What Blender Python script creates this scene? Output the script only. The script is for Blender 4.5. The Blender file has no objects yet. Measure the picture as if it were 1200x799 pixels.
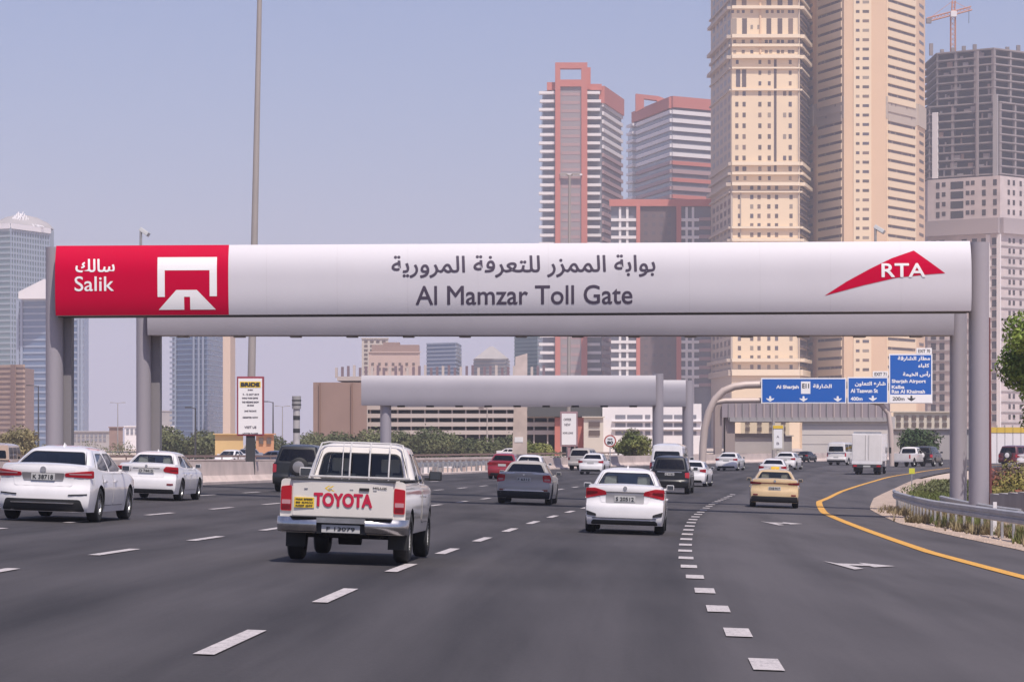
import bpy, bmesh, math, random
import numpy as np
from mathutils import Vector, Matrix
random.seed(7)
S = bpy.context.scene
COL = S.collection
HAZE = 0.00024
R = math.radians
PI = math.pi

# ------------------------------------------------------------ camera
F = 3500.0            # focal length in photo pixels (photo 1200 wide)
HY = 520.0            # horizon row in the photo
CZ = 2.0              # eye height
cam = bpy.data.cameras.new('camera'); camo = bpy.data.objects.new('camera', cam); COL.objects.link(camo)
camo.location = (0, 0, CZ); camo.rotation_euler = (R(90), 0, 0)
cam.sensor_width = 36; cam.lens = F / 1200 * 36
cam.shift_y = (HY - 399.5) / 1200
cam.clip_start = 0.5; cam.clip_end = 20000
S.camera = camo

# ------------------------------------------------------------ light
SUN_EL, SUN_AZ = 61.0, 158.0     # azimuth clockwise from +Y: behind the camera, to the right
w = bpy.data.worlds.new('World'); S.world = w; w.use_nodes = True
nt = w.node_tree; bg = nt.nodes['Background']
sky = nt.nodes.new('ShaderNodeTexSky'); sky.sky_type = 'NISHITA'; sky.sun_disc = False
sky.sun_elevation = R(SUN_EL); sky.sun_rotation = R(SUN_AZ)
sky.air_density = 1.0; sky.dust_density = 1.4; sky.ozone_density = 1.6
tint = nt.nodes.new('ShaderNodeMix'); tint.data_type = 'RGBA'; tint.blend_type = 'MULTIPLY'; tint.inputs[0].default_value = 1
tint.inputs[7].default_value = (0.89, 0.83, 1.02, 1)
nt.links.new(sky.outputs[0], tint.inputs[6]); nt.links.new(tint.outputs[2], bg.inputs[0])
bg.inputs[1].default_value = 0.10
sl = bpy.data.lights.new('sun', 'SUN'); so = bpy.data.objects.new('sun', sl); COL.objects.link(so)
sl.energy = 4.4; sl.angle = R(0.53); sl.color = (1.0, 0.92, 0.83)
az = R(SUN_AZ); el = R(SUN_EL)
sd = Vector((math.sin(az) * math.cos(el), math.cos(az) * math.cos(el), math.sin(el)))
so.rotation_euler = sd.to_track_quat('Z', 'Y').to_euler()
S.view_settings.view_transform = 'Standard'; S.view_settings.look = 'None'
S.view_settings.exposure = 0.2; S.view_settings.gamma = 1
S.cycles.volume_bounces = 1; S.cycles.max_bounces = 8; S.cycles.transparent_max_bounces = 16
S.cycles.use_denoising = True

# ------------------------------------------------------------ materials
MATS = {}
def mat(name, col, rough=0.6, metal=0.0, var=0.0, vscale=3.0, bump=0.0, bscale=40.0, coat=0.0, spec=0.5, emit=None, streak=0.0):
    if name in MATS: return MATS[name]
    m = bpy.data.materials.new(name); m.use_nodes = True; t = m.node_tree; b = t.nodes['Principled BSDF']
    b.inputs['Base Color'].default_value = (*col, 1); b.inputs['Roughness'].default_value = rough
    b.inputs['Metallic'].default_value = metal; b.inputs['Coat Weight'].default_value = coat
    b.inputs['Coat Roughness'].default_value = 0.05; b.inputs['Specular IOR Level'].default_value = spec
    if var or bump or streak:
        tc = t.nodes.new('ShaderNodeTexCoord')
    if var or streak:
        n = t.nodes.new('ShaderNodeTexNoise'); n.inputs['Scale'].default_value = vscale; n.inputs['Detail'].default_value = 5
        if streak:
            mp = t.nodes.new('ShaderNodeMapping'); mp.inputs['Scale'].default_value = (1, 1, streak)
            t.links.new(tc.outputs['Object'], mp.inputs[0]); t.links.new(mp.outputs[0], n.inputs['Vector'])
        else:
            t.links.new(tc.outputs['Object'], n.inputs['Vector'])
        mx = t.nodes.new('ShaderNodeMix'); mx.data_type = 'RGBA'
        mx.inputs[6].default_value = (*[c * (1 - var) for c in col], 1)
        mx.inputs[7].default_value = (*[min(1, c * (1 + var)) for c in col], 1)
        cr = t.nodes.new('ShaderNodeMapRange'); cr.inputs[1].default_value = .3; cr.inputs[2].default_value = .7
        t.links.new(n.outputs['Fac'], cr.inputs[0]); t.links.new(cr.outputs[0], mx.inputs[0])
        t.links.new(mx.outputs[2], b.inputs['Base Color'])
        rr = t.nodes.new('ShaderNodeMapRange'); rr.inputs[3].default_value = rough * .85; rr.inputs[4].default_value = min(1, rough * 1.2)
        t.links.new(n.outputs['Fac'], rr.inputs[0]); t.links.new(rr.outputs[0], b.inputs['Roughness'])
    if bump:
        n2 = t.nodes.new('ShaderNodeTexNoise'); n2.inputs['Scale'].default_value = bscale; n2.inputs['Detail'].default_value = 3
        t.links.new(tc.outputs['Object'], n2.inputs['Vector'])
        bp = t.nodes.new('ShaderNodeBump'); bp.inputs['Strength'].default_value = bump; bp.inputs['Distance'].default_value = 0.02
        t.links.new(n2.outputs['Fac'], bp.inputs['Height']); t.links.new(bp.outputs[0], b.inputs['Normal'])
    MATS[name] = m
    return m

def glass_mat(name, tintc, refl=0.06):
    if name in MATS: return MATS[name]
    m = bpy.data.materials.new(name); m.use_nodes = True; t = m.node_tree
    for n in list(t.nodes): t.nodes.remove(n)
    out = t.nodes.new('ShaderNodeOutputMaterial'); tr = t.nodes.new('ShaderNodeBsdfTransparent'); gl = t.nodes.new('ShaderNodeBsdfGlossy')
    tr.inputs[0].default_value = (*tintc, 1); gl.inputs['Roughness'].default_value = 0.04; gl.inputs[0].default_value = (1, 1, 1, 1)
    fr = t.nodes.new('ShaderNodeFresnel'); fr.inputs[0].default_value = 1.5
    mx = t.nodes.new('ShaderNodeMixShader')
    t.links.new(fr.outputs[0], mx.inputs[0]); t.links.new(tr.outputs[0], mx.inputs[1]); t.links.new(gl.outputs[0], mx.inputs[2])
    t.links.new(mx.outputs[0], out.inputs[0]); MATS[name] = m
    return m

# ------------------------------------------------------------ object helpers
def obj(name, bm_or_mesh, m=None, parent=None, smooth=None):
    if isinstance(bm_or_mesh, bmesh.types.BMesh):
        me = bpy.data.meshes.new(name); bm_or_mesh.normal_update(); bm_or_mesh.to_mesh(me); bm_or_mesh.free()
    else: me = bm_or_mesh
    if m is not None and len(me.materials) == 0:
        for q in (m if isinstance(m, (list, tuple)) else [m]): me.materials.append(q)
    if smooth is not None:
        me.shade_smooth(); me.set_sharp_from_angle(angle=R(smooth))
    o = bpy.data.objects.new(name, me); COL.objects.link(o)
    if parent is not None: o.parent = parent
    return o
def thing(name, label, cat, loc=(0, 0, 0), rot=(0, 0, 0), group=None):
    o = bpy.data.objects.new(name, None); COL.objects.link(o); o.location = loc; o.rotation_euler = rot
    o.empty_display_size = .2
    return tag(o, label, cat, group)
def tag(o, label, cat, group=None):
    o['label'] = label; o['category'] = cat
    if group: o['group'] = group
    return o
def stuffed(o, label=None, cat=None):
    o['kind'] = 'stuff'
    if label: o['label'] = label
    if cat: o['category'] = cat
    return o
def struct(o): o['kind'] = 'structure'; return o

def add_box(bm, x0, x1, y0, y1, z0, z1, M=None, bevel=0):
    vs = [bm.verts.new(Vector(p) if M is None else M @ Vector(p)) for p in
          ((x0,y0,z0),(x1,y0,z0),(x1,y1,z0),(x0,y1,z0),(x0,y0,z1),(x1,y0,z1),(x1,y1,z1),(x0,y1,z1))]
    fs = [bm.faces.new([vs[i] for i in f]) for f in ((0,3,2,1),(4,5,6,7),(0,1,5,4),(1,2,6,5),(2,3,7,6),(3,0,4,7))]
    if bevel:
        es = list({e for f in fs for e in f.edges})
        bmesh.ops.bevel(bm, geom=es, offset=bevel, segments=2, profile=.7, affect='EDGES')
def box(x0, x1, y0, y1, z0, z1, bevel=0, M=None):
    bm = bmesh.new(); add_box(bm, x0, x1, y0, y1, z0, z1, M, bevel); return bm
def add_cyl(bm, p0, p1, r0, r1=None, n=12, caps=True):
    r1 = r0 if r1 is None else r1
    p0, p1 = Vector(p0), Vector(p1); d = (p1 - p0).normalized()
    a = d.orthogonal().normalized(); b = d.cross(a)
    A = [bm.verts.new(p0 + (a * math.cos(2*PI*i/n) + b * math.sin(2*PI*i/n)) * r0) for i in range(n)]
    B = [bm.verts.new(p1 + (a * math.cos(2*PI*i/n) + b * math.sin(2*PI*i/n)) * r1) for i in range(n)]
    for i in range(n): bm.faces.new((A[i], A[(i+1) % n], B[(i+1) % n], B[i]))
    if caps: bm.faces.new(A[::-1]); bm.faces.new(B)
def cyl(p0, p1, r0, r1=None, n=12): bm = bmesh.new(); add_cyl(bm, p0, p1, r0, r1, n); return bm
def tube(pts, r, n=10):
    bm = bmesh.new(); pts = [Vector(p) for p in pts]; rings = []
    for i, p in enumerate(pts):
        d = (pts[min(i+1, len(pts)-1)] - pts[max(i-1, 0)]).normalized()
        a = d.cross(Vector((0, 1, 0.01))).normalized(); b = d.cross(a)
        rr = r[i] if isinstance(r, (list, tuple)) else r
        rings.append([bm.verts.new(p + (a * math.cos(2*PI*k/n) + b * math.sin(2*PI*k/n)) * rr) for k in range(n)])
    for A, B in zip(rings, rings[1:]):
        for k in range(n): bm.faces.new((A[k], A[(k+1) % n], B[(k+1) % n], B[k]))
    bm.faces.new(rings[0][::-1]); bm.faces.new(rings[-1])
    return bm
def prism(poly, z0, z1):
    bm = bmesh.new(); A = [bm.verts.new((x, y, z0)) for x, y in poly]; B = [bm.verts.new((x, y, z1)) for x, y in poly]
    n = len(poly)
    for i in range(n): bm.faces.new((A[i], A[(i+1) % n], B[(i+1) % n], B[i]))
    bm.faces.new(A[::-1]); bm.faces.new(B); bmesh.ops.recalc_face_normals(bm, faces=bm.faces)
    return bm
def xz_slab(poly, y0, y1):      # outline in x/z, thickness in y
    bm = bmesh.new(); A = [bm.verts.new((x, y0, z)) for x, z in poly]; B = [bm.verts.new((x, y1, z)) for x, z in poly]
    n = len(poly)
    for i in range(n): bm.faces.new((A[i], A[(i+1) % n], B[(i+1) % n], B[i]))
    bm.faces.new(A[::-1]); bm.faces.new(B); bm.normal_update(); bmesh.ops.triangulate(bm, faces=[f for f in bm.faces if len(f.verts) > 4])
    bmesh.ops.recalc_face_normals(bm, faces=bm.faces)
    return bm
def lathe(prof, n=24, axis='X'):   # prof: (axial, radius)
    bm = bmesh.new(); rings = []
    for a, r in prof:
        ring = []
        for k in range(n):
            c, s = math.cos(2*PI*k/n) * r, math.sin(2*PI*k/n) * r
            ring.append(bm.verts.new((a, c, s) if axis == 'X' else (c, s, a)))
        rings.append(ring)
    for A, B in zip(rings, rings[1:]):
        for k in range(n): bm.faces.new((A[k], A[(k+1) % n], B[(k+1) % n], B[k]))
    bmesh.ops.recalc_face_normals(bm, faces=bm.faces)
    return bm

# ------------------------------------------------------------ writing
AR = {'ا':(0xFE8D,0xFE8E,0,0),'أ':(0xFE83,0xFE84,0,0),'ب':(0xFE8F,0xFE90,0xFE91,0xFE92),'ة':(0xFE93,0xFE94,0,0),'ت':(0xFE95,0xFE96,0xFE97,0xFE98),
'خ':(0xFEA5,0xFEA6,0xFEA7,0xFEA8),'ر':(0xFEAD,0xFEAE,0,0),'ز':(0xFEAF,0xFEB0,0,0),'س':(0xFEB1,0xFEB2,0xFEB3,0xFEB4),'ش':(0xFEB5,0xFEB6,0xFEB7,0xFEB8),'ط':(0xFEC1,0xFEC2,0xFEC3,0xFEC4),
'ع':(0xFEC9,0xFECA,0xFECB,0xFECC),'ف':(0xFED1,0xFED2,0xFED3,0xFED4),'ق':(0xFED5,0xFED6,0xFED7,0xFED8),'ك':(0xFED9,0xFEDA,0xFEDB,0xFEDC),'ل':(0xFEDD,0xFEDE,0xFEDF,0xFEE0),'م':(0xFEE1,0xFEE2,0xFEE3,0xFEE4),
'ن':(0xFEE5,0xFEE6,0xFEE7,0xFEE8),'و':(0xFEED,0xFEEE,0,0),'ي':(0xFEF1,0xFEF2,0xFEF3,0xFEF4),'ء':(0xFE80,0,0,0)}
def shape_ar(s):
    out = ''
    for i, c in enumerate(s):
        if c not in AR: out += c; continue
        f = AR[c]
        pj = i > 0 and s[i-1] in AR and AR[s[i-1]][2] and f[1]
        nj = i + 1 < len(s) and s[i+1] in AR and AR[s[i+1]][1] and f[2]
        out += chr(f[3 if pj and nj else 1 if pj else 2 if nj else 0])
    return out[::-1]
def text(body, x0, x1, z0, z1, m, parent, bold=0.0, keep=False, name='lettering', mapf=None, arabic=False, y=0.0):
    """lettering in the x/z plane facing -y, fitted to the box; bold in metres; mapf(x,z)->y bends it onto a surface"""
    c = bpy.data.curves.new('t', 'FONT'); c.body = shape_ar(body) if arabic else body
    c.resolution_u = 4
    o = bpy.data.objects.new('t', c); COL.objects.link(o)
    bpy.context.view_layer.update()
    dg = bpy.context.evaluated_depsgraph_get(); me = bpy.data.meshes.new_from_object(o.evaluated_get(dg))
    bpy.data.objects.remove(o); bpy.data.curves.remove(c)
    n = len(me.vertices); co = np.empty(n * 3); me.vertices.foreach_get('co', co); co = co.reshape(-1, 3)
    faces = [tuple(p.vertices) for p in me.polygons]
    bpy.data.meshes.remove(me)
    lo, hi = co[:, :2].min(0), co[:, :2].max(0)
    sx = (x1 - x0 - 2*bold) / (hi[0] - lo[0]); sz = (z1 - z0 - 2*bold) / (hi[1] - lo[1])
    if keep: sx = sz = min(sx, sz)
    cx, cz = (x0 + x1) / 2, (z0 + z1) / 2
    px = (co[:, 0] - (lo[0] + hi[0]) / 2) * sx + cx; pz = (co[:, 1] - (lo[1] + hi[1]) / 2) * sz + cz
    V = []; Fc = []
    offs = [(0, 0)] if bold == 0 else [(bold * math.cos(a), bold * math.sin(a)) for a in (0, PI/3, 2*PI/3, PI, 4*PI/3, 5*PI/3)] + [(0, 0)]
    for k, (dx, dz) in enumerate(offs):
        b0 = len(V)
        for a, b in zip(px, pz):
            X, Z = a + dx, b + dz
            V.append((X, (0 if mapf else y) - .0008 * k, Z))
        Fc += [tuple(i + b0 for i in f) for f in faces]
    me = bpy.data.meshes.new(name); me.from_pydata(V, [], Fc); me.update()
    if mapf:       # cut into thin rows so the letters follow the curved surface
        bm = bmesh.new(); bm.from_mesh(me); K = 10
        for k in range(1, K):
            bmesh.ops.bisect_plane(bm, geom=bm.verts[:] + bm.edges[:] + bm.faces[:], plane_co=(0, 0, z0 + (z1-z0)*k/K), plane_no=(0, 0, 1))
        for v in bm.verts: v.co.y += mapf(v.co.x, v.co.z)
        bm.to_mesh(me); bm.free()
    return obj(name, me, m, parent)

# ------------------------------------------------------------ terrain and road geometry
HP = [(0, 1.70), (40, 1.76), (60, 1.88), (100, 2.03), (135, 2.12), (230, 2.02), (330, 1.9), (500, 1.7), (700, 1.5), (20000, 1.5)]
def interp(P, t):
    if t <= P[0][0]: return P[0][1]
    for (a, b), (c, d) in zip(P, P[1:]):
        if t <= c: return b + (d - b) * (t - a) / (c - a)
    return P[-1][1]
def drop(X, Y):
    f = 1 if Y < 140 else max(0, 1 - (Y - 140) / 120)
    return interp(HP, Y) + .034 * f * max(-17, min(15.5, X))
def G(X, Y): return CZ - drop(X, Y)
def X1(Y): return -3.32 + .0328 * Y + .00026 * Y * Y + (.0011 * (Y - 200) ** 2 if Y > 200 else 0)
def dX1(Y): return .0328 + .00052 * Y + (.0022 * (Y - 200) if Y > 200 else 0)
def along(Y, off):
    th = math.atan(dX1(Y)); return X1(Y) + off * math.cos(th), Y - off * math.sin(th), th
def unproj(px, py):
    Y = 60.0
    for _ in range(40): Y = .5 * Y + .5 * F * drop((px - 600) / F * Y, Y) / (py - HY)
    return (px - 600) / F * Y, Y
def P(px, Y): return (px - 600) / F * Y
def Z(py, Y): return CZ + (HY - py) / F * Y
def strip(Ys, offa, offb, lift, nx=1, name=None):
    bm = bmesh.new(); rows = []
    for Y in Ys:
        a = offa(Y) if callable(offa) else offa; b = offb(Y) if callable(offb) else offb
        row = []
        for k in range(nx + 1):
            x, y, _ = along(Y, a + (b - a) * k / nx); row.append(bm.verts.new((x, y, G(x, y) + lift)))
        rows.append(row)
    for A, B in zip(rows, rows[1:]):
        for k in range(nx): bm.faces.new((A[k], A[k+1], B[k+1], B[k]))
    return bm
def frange(a, b, s):
    out = []; t = a
    while t < b - 1e-6: out.append(t); t += s
    out.append(b); return out
def sweep(path, prof, closed=True):       # path: (x,y,z,theta) heading theta from +Y to +X ; prof: (right, up)
    bm = bmesh.new(); rings = []
    for x, y, z, th in path:
        c, s = math.cos(th), math.sin(th)
        rings.append([bm.verts.new((x + u * c, y - u * s, z + v)) for u, v in prof])
    n = len(prof)
    for A, B in zip(rings, rings[1:]):
        for k in range(n if closed else n - 1): bm.faces.new((A[k], A[(k+1) % n], B[(k+1) % n], B[k]))
    if closed: bm.faces.new(rings[0][::-1]); bm.faces.new(rings[-1])
    bmesh.ops.recalc_face_normals(bm, faces=bm.faces)
    return bm

# ------------------------------------------------------------ foliage
def leaf_cloud(blobs, n, size, seed=0, squash=.7):
    rnd = np.random.RandomState(seed); V = []; Fc = []
    wts = np.array([b[3] * b[4] for b in blobs], float); wts /= wts.sum()
    for i in range(n):
        b = blobs[rnd.choice(len(blobs), p=wts)]
        d = rnd.normal(size=3); d /= np.linalg.norm(d); r = rnd.rand() ** .38
        if rnd.rand() < .06: r *= 1.18
        p = np.array([b[0] + d[0]*r*b[3], b[1] + d[1]*r*b[3], b[2] + d[2]*r*b[4]])
        nrm = d + rnd.normal(size=3) * .7 + np.array([0, 0, .35]); nrm /= np.linalg.norm(nrm)
        a = np.cross(nrm, rnd.normal(size=3)); a /= np.linalg.norm(a); c = np.cross(nrm, a)
        s = size * (.5 + rnd.rand()); k = len(V)
        V += [p - a*s, p - c*s*squash*.6, p + a*s, p + c*s*squash*.6]; Fc.append((k, k+1, k+2, k+3))
    me = bpy.data.meshes.new('foliage'); me.from_pydata([tuple(v) for v in V], [], Fc); me.update(); return me
def leaf_mat(name, c1, c2, scale=.6):
    m = bpy.data.materials.new(name); m.use_nodes = True; t = m.node_tree; b = t.nodes['Principled BSDF']
    tc = t.nodes.new('ShaderNodeTexCoord'); n = t.nodes.new('ShaderNodeTexNoise'); n.inputs['Scale'].default_value = scale; n.inputs['Detail'].default_value = 6
    t.links.new(tc.outputs['Object'], n.inputs['Vector'])
    cr = t.nodes.new('ShaderNodeValToRGB'); cr.color_ramp.elements[0].color = (*c1, 1); cr.color_ramp.elements[1].color = (*c2, 1)
    cr.color_ramp.elements[0].position = .35; cr.color_ramp.elements[1].position = .68
    t.links.new(n.outputs['Fac'], cr.inputs[0]); t.links.new(cr.outputs[0], b.inputs['Base Color']); b.inputs['Roughness'].default_value = .7
    b.inputs['Specular IOR Level'].default_value = .25
    return m
def copy_tree(o, parent=None):
    c = o.copy(); COL.objects.link(c); c.parent = parent
    for ch in o.children: copy_tree(ch, c)
    return c

# ------------------------------------------------------------ the setting: ground, road, markings
def asphalt_mat(name, c1, c2):
    m = bpy.data.materials.new(name); m.use_nodes = True; t = m.node_tree; b = t.nodes['Principled BSDF']
    tc = t.nodes.new('ShaderNodeTexCoord'); mp = t.nodes.new('ShaderNodeMapping'); mp.inputs['Scale'].default_value = (1, .07, 1)
    t.links.new(tc.outputs['Object'], mp.inputs[0])
    n = t.nodes.new('ShaderNodeTexNoise'); n.inputs['Scale'].default_value = .55; n.inputs['Detail'].default_value = 6; n.inputs['Roughness'].default_value = .6
    t.links.new(mp.outputs[0], n.inputs['Vector'])
    g = t.nodes.new('ShaderNodeTexNoise'); g.inputs['Scale'].default_value = 28; g.inputs['Detail'].default_value = 4
    t.links.new(tc.outputs['Object'], g.inputs['Vector'])
    a = t.nodes.new('ShaderNodeMath'); a.operation = 'MULTIPLY_ADD'; a.inputs[1].default_value = .35
    t.links.new(g.outputs['Fac'], a.inputs[0]); t.links.new(n.outputs['Fac'], a.inputs[2])
    # wheel tracks, darker oil line and cross-wise patches follow the lanes: u = x - centre line(y)
    sx = t.nodes.new('ShaderNodeSeparateXYZ'); t.links.new(tc.outputs['Object'], sx.inputs[0])
    def mth(op, p, q, c=0):
        n_ = t.nodes.new('ShaderNodeMath'); n_.operation = op
        for i_, v_ in enumerate((p, q, c)):
            if isinstance(v_, (int, float)): n_.inputs[i_].default_value = v_
            else: t.links.new(v_, n_.inputs[i_])
        return n_.outputs[0]
    yy = mth('MULTIPLY', sx.outputs[1], sx.outputs[1]); l1 = mth('MULTIPLY_ADD', sx.outputs[1], .0328, -3.32); l2 = mth('MULTIPLY_ADD', yy, .00026, l1)
    u_ = mth('SUBTRACT', sx.outputs[0], l2)
    cx_ = t.nodes.new('ShaderNodeCombineXYZ'); t.links.new(u_, cx_.inputs[0]); t.links.new(mth('MULTIPLY', sx.outputs[1], .012), cx_.inputs[1])
    sn = t.nodes.new('ShaderNodeTexNoise'); sn.inputs['Scale'].default_value = 1.3; sn.inputs['Detail'].default_value = 7; sn.inputs['Roughness'].default_value = .65; t.links.new(cx_.outputs[0], sn.inputs['Vector'])
    wave = mth('COSINE', mth('MULTIPLY', u_, 2 * PI / 1.98), 0)
    pc = t.nodes.new('ShaderNodeTexNoise'); pc.inputs['Scale'].default_value = .11; pc.inputs['Detail'].default_value = 2; t.links.new(tc.outputs['Object'], pc.inputs['Vector'])
    tot = mth('MULTIPLY_ADD', wave, -.06, a.outputs[0]); tot = mth('MULTIPLY_ADD', mth('SUBTRACT', sn.outputs['Fac'], .5), .55, tot); tot = mth('MULTIPLY_ADD', mth('SUBTRACT', pc.outputs['Fac'], .5), .5, tot)
    ex = t.nodes.new('ShaderNodeMapRange'); ex.interpolation_type = 'SMOOTHSTEP'; ex.inputs[1].default_value = 3.7; ex.inputs[2].default_value = 4.3; ex.inputs[4].default_value = .3   # the exit lane is older, paler asphalt
    t.links.new(u_, ex.inputs[0]); tot = mth('ADD', tot, ex.outputs[0])
    r = t.nodes.new('ShaderNodeMapRange'); r.inputs[1].default_value = .42; r.inputs[2].default_value = 1.1
    t.links.new(tot, r.inputs[0])
    mx = t.nodes.new('ShaderNodeMix'); mx.data_type = 'RGBA'; mx.inputs[6].default_value = (*c1, 1); mx.inputs[7].default_value = (*c2, 1)
    t.links.new(r.outputs[0], mx.inputs[0]); t.links.new(mx.outputs[2], b.inputs['Base Color'])
    bp = t.nodes.new('ShaderNodeBump'); bp.inputs['Strength'].default_value = .25; bp.inputs['Distance'].default_value = .01
    t.links.new(g.outputs['Fac'], bp.inputs['Height']); t.links.new(bp.outputs[0], b.inputs['Normal'])
    b.inputs['Roughness'].default_value = .82; b.inputs['Specular IOR Level'].default_value = .3
    return m
M_asph = asphalt_mat('asphalt', (.026, .0235, .0255), (.084, .076, .081))
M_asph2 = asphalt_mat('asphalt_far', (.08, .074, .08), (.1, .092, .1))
M_sand = mat('sand', (.50, .40, .33), .95, var=.18, vscale=.5, bump=.5, bscale=6)
M_verge = mat('verge_sand', (.38, .29, .235), .95, var=.3, vscale=1.6, bump=.7, bscale=9)
M_conc = mat('concrete', (.56, .46, .42), .85, var=.14, vscale=.8, bump=.2, bscale=20)
M_conc2 = mat('concrete_grey', (.30, .28, .28), .85, var=.15, vscale=.7, bump=.2, bscale=20)
def worn(name, col, road=(.05, .046, .052), lo=.36, hi=.5):
    m = mat(name, col, .7, var=.12, vscale=5); t = m.node_tree; b = t.nodes['Principled BSDF']; src = b.inputs['Base Color'].links[0].from_socket
    tc = t.nodes.new('ShaderNodeTexCoord'); n = t.nodes.new('ShaderNodeTexNoise'); n.inputs['Scale'].default_value = 26; n.inputs['Detail'].default_value = 8; n.inputs['Roughness'].default_value = .75
    mp = t.nodes.new('ShaderNodeMapping'); mp.inputs['Scale'].default_value = (1, .35, 1)
    t.links.new(tc.outputs['Object'], mp.inputs[0]); t.links.new(mp.outputs[0], n.inputs['Vector'])
    r = t.nodes.new('ShaderNodeMapRange'); r.inputs[1].default_value = lo; r.inputs[2].default_value = hi; t.links.new(n.outputs['Fac'], r.inputs[0])
    mx = t.nodes.new('ShaderNodeMix'); mx.data_type = 'RGBA'; mx.inputs[6].default_value = (*road, 1); t.links.new(src, mx.inputs[7]); t.links.new(r.outputs[0], mx.inputs[0]); t.links.new(mx.outputs[2], b.inputs['Base Color'])
    return m
M_line = worn('lane_paint', (.46, .42, .42), road=(.16, .145, .15), lo=.28, hi=.5)
M_yel = worn('yellow_paint', (.60, .31, .05), lo=.30, hi=.46)
M_galv = mat('galvanised', (.42, .42, .44), .45, .55, var=.15, vscale=2)
M_post = mat('galvanised_post', (.36, .35, .36), .6, .3, var=.15, vscale=5)

# ground: one sheet to the horizon
xs = sorted(set([-9000,-6000,-4000,-2500,-1500,-900,-600,-400,-250,-160,-100,-80] + list(range(-64, 66, 4)) + [80,100,160,250,400,600,900,1500,2500,4000,6000,9000]))
ys = sorted(set([-60,-30] + list(range(-10, 300, 6)) + list(range(300, 500, 20)) + [520,560,600,650,700,800,1000,1300,1700,2300,3200,4500,6500,9500]))
bm = bmesh.new(); grid = []
for y in ys: grid.append([bm.verts.new((x, y, G(x, y) - .09)) for x in xs])
for A, B in zip(grid, grid[1:]):
    for k in range(len(xs) - 1): bm.faces.new((A[k], A[k+1], B[k+1], B[k]))
struct(obj('ground', bm, M_sand))

EDGE = [(0, 11.3), (64, 11.0), (75, 10.5), (90, 9.9), (117, 9.9), (145, 10.6), (170, 12), (214, 14), (260, 15), (420, 15)]
def edge(Y): return interp(EDGE, Y)
MED = -17.6
road = struct(obj('road', strip(frange(-10, 420, 3), MED + .1, edge, 0, 12), M_asph, smooth=60))
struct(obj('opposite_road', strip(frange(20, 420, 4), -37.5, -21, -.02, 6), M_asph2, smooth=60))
far = bmesh.new()
for y0, y1 in ((575, 640),):
    vs = [far.verts.new((x, y, G(x, y) - .02)) for x, y in ((-400, y0), (300, y0 + 10), (300, y1 + 10), (-400, y1))]
    far.faces.new(vs)
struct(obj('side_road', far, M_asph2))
struct(obj('verge', strip(frange(20, 200, 2.5), lambda Y: edge(Y) - .02, lambda Y: edge(Y) + 16, .012, 10), M_verge, smooth=60))
struct(obj('median', strip(frange(20, 420, 4), -21, MED + .1, -.01, 2), M_sand, smooth=60))

def mark(name, off, Yc, L, wd, m=M_line, lift=.012):
    bm = bmesh.new(); rows = []
    for k in range(4):
        Y = Yc - L/2 + L * k / 3
        a = along(Y, off - wd/2); b = along(Y, off + wd/2)
        rows.append((bm.verts.new((a[0], a[1], G(a[0], a[1]) + lift)), bm.verts.new((b[0], b[1], G(b[0], b[1]) + lift))))
    for A, B in zip(rows, rows[1:]): bm.faces.new((A[0], A[1], B[1], B[0]))
    return obj(name, bm, m, road)
for i in range(22): mark('lane_dash', 0, 16.8 + 8.15 * i, 3.2, .17)
for i in range(20): mark('lane_dash', -4.4, 26.8 + 8.3 * i, 3.2, .17)
for i in range(18): mark('lane_dash', -8.4, 35.0 + 8.5 * i, 3.2, .17)
for i in range(14): mark('lane_dash', -12.3, 45.5 + 8.5 * i, 3.2, .17)
DO = [(0, 4.6), (24, 4.45), (32, 4.25), (44, 4.0), (52, 3.92), (70, 3.87), (85, 3.8), (200, 3.8)]
for i in range(31): mark('exit_lane_dash', interp(DO, 16.0 + 4.3 * i), 16.0 + 4.3 * i, 1.35, .25)
YO = [(0, 9.6), (45, 9.2), (60, 8.75), (75, 8.5), (105, 7.95), (135, 8.0), (160, 9.0), (190, 10.6), (225, 12.2), (420, 12.2)]
obj('yellow_edge_line', strip(frange(20, 400, 2), lambda Y: interp(YO, Y) - .13, lambda Y: interp(YO, Y) + .13, .012), M_yel, road)
def arrow(Yc, off, k):       # turn arrow lying along the lane
    th = math.atan(dX1(Yc)); cx, cy, _ = along(Yc, off)
    # outline in lane coordinates: u right, v forward
    shaft = [(-.14, -2.6), (.14, -2.6), (.14, .4), (.95, 1.25), (1.0, .55), (1.75, 1.75), (.75, 2.5), (.82, 1.75), (-.14, .9)]
    bm = bmesh.new(); vs = []
    for u, v in shaft:
        x = cx + u * math.cos(th) * k + v * math.sin(th) * k; y = cy - u * math.sin(th) * k + v * math.cos(th) * k
        vs.append(bm.verts.new((x, y, G(x, y) + .014)))
    f = bm.faces.new(vs); bmesh.ops.triangulate(bm, faces=[f])
    obj('turn_arrow', bm, M_line, road)
def arrow_px(px, py, wpx, k=1.0):
    # the flat arrows of the exit lane: shaft pointing right with a head, laid on the road
    X, Y = unproj(px, py); s = wpx / F * Y
    pts = [(-.5, 3.2), (-.38, 1.6), (.05, 1.6), (.05, 2.9), (.5, .9), (.05, -.7), (.05, .3), (-.28, .3), (-.22, -2.2), (-.42, -3.0)]
    bm = bmesh.new(); vs = [bm.verts.new((X + u * s, Y + v * k, G(X + u * s, Y + v * k) + .014)) for u, v in pts]
    f = bm.faces.new(vs); bm.normal_update(); bmesh.ops.triangulate(bm, faces=[f]); bmesh.ops.recalc_face_normals(bm, faces=bm.faces); obj('turn_arrow', bm, M_line, road)
arrow_px(1017, 664, 74, .62); arrow_px(922, 614, 44, .8)

# far haze-coloured ground cover and hedges come with the plants

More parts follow.
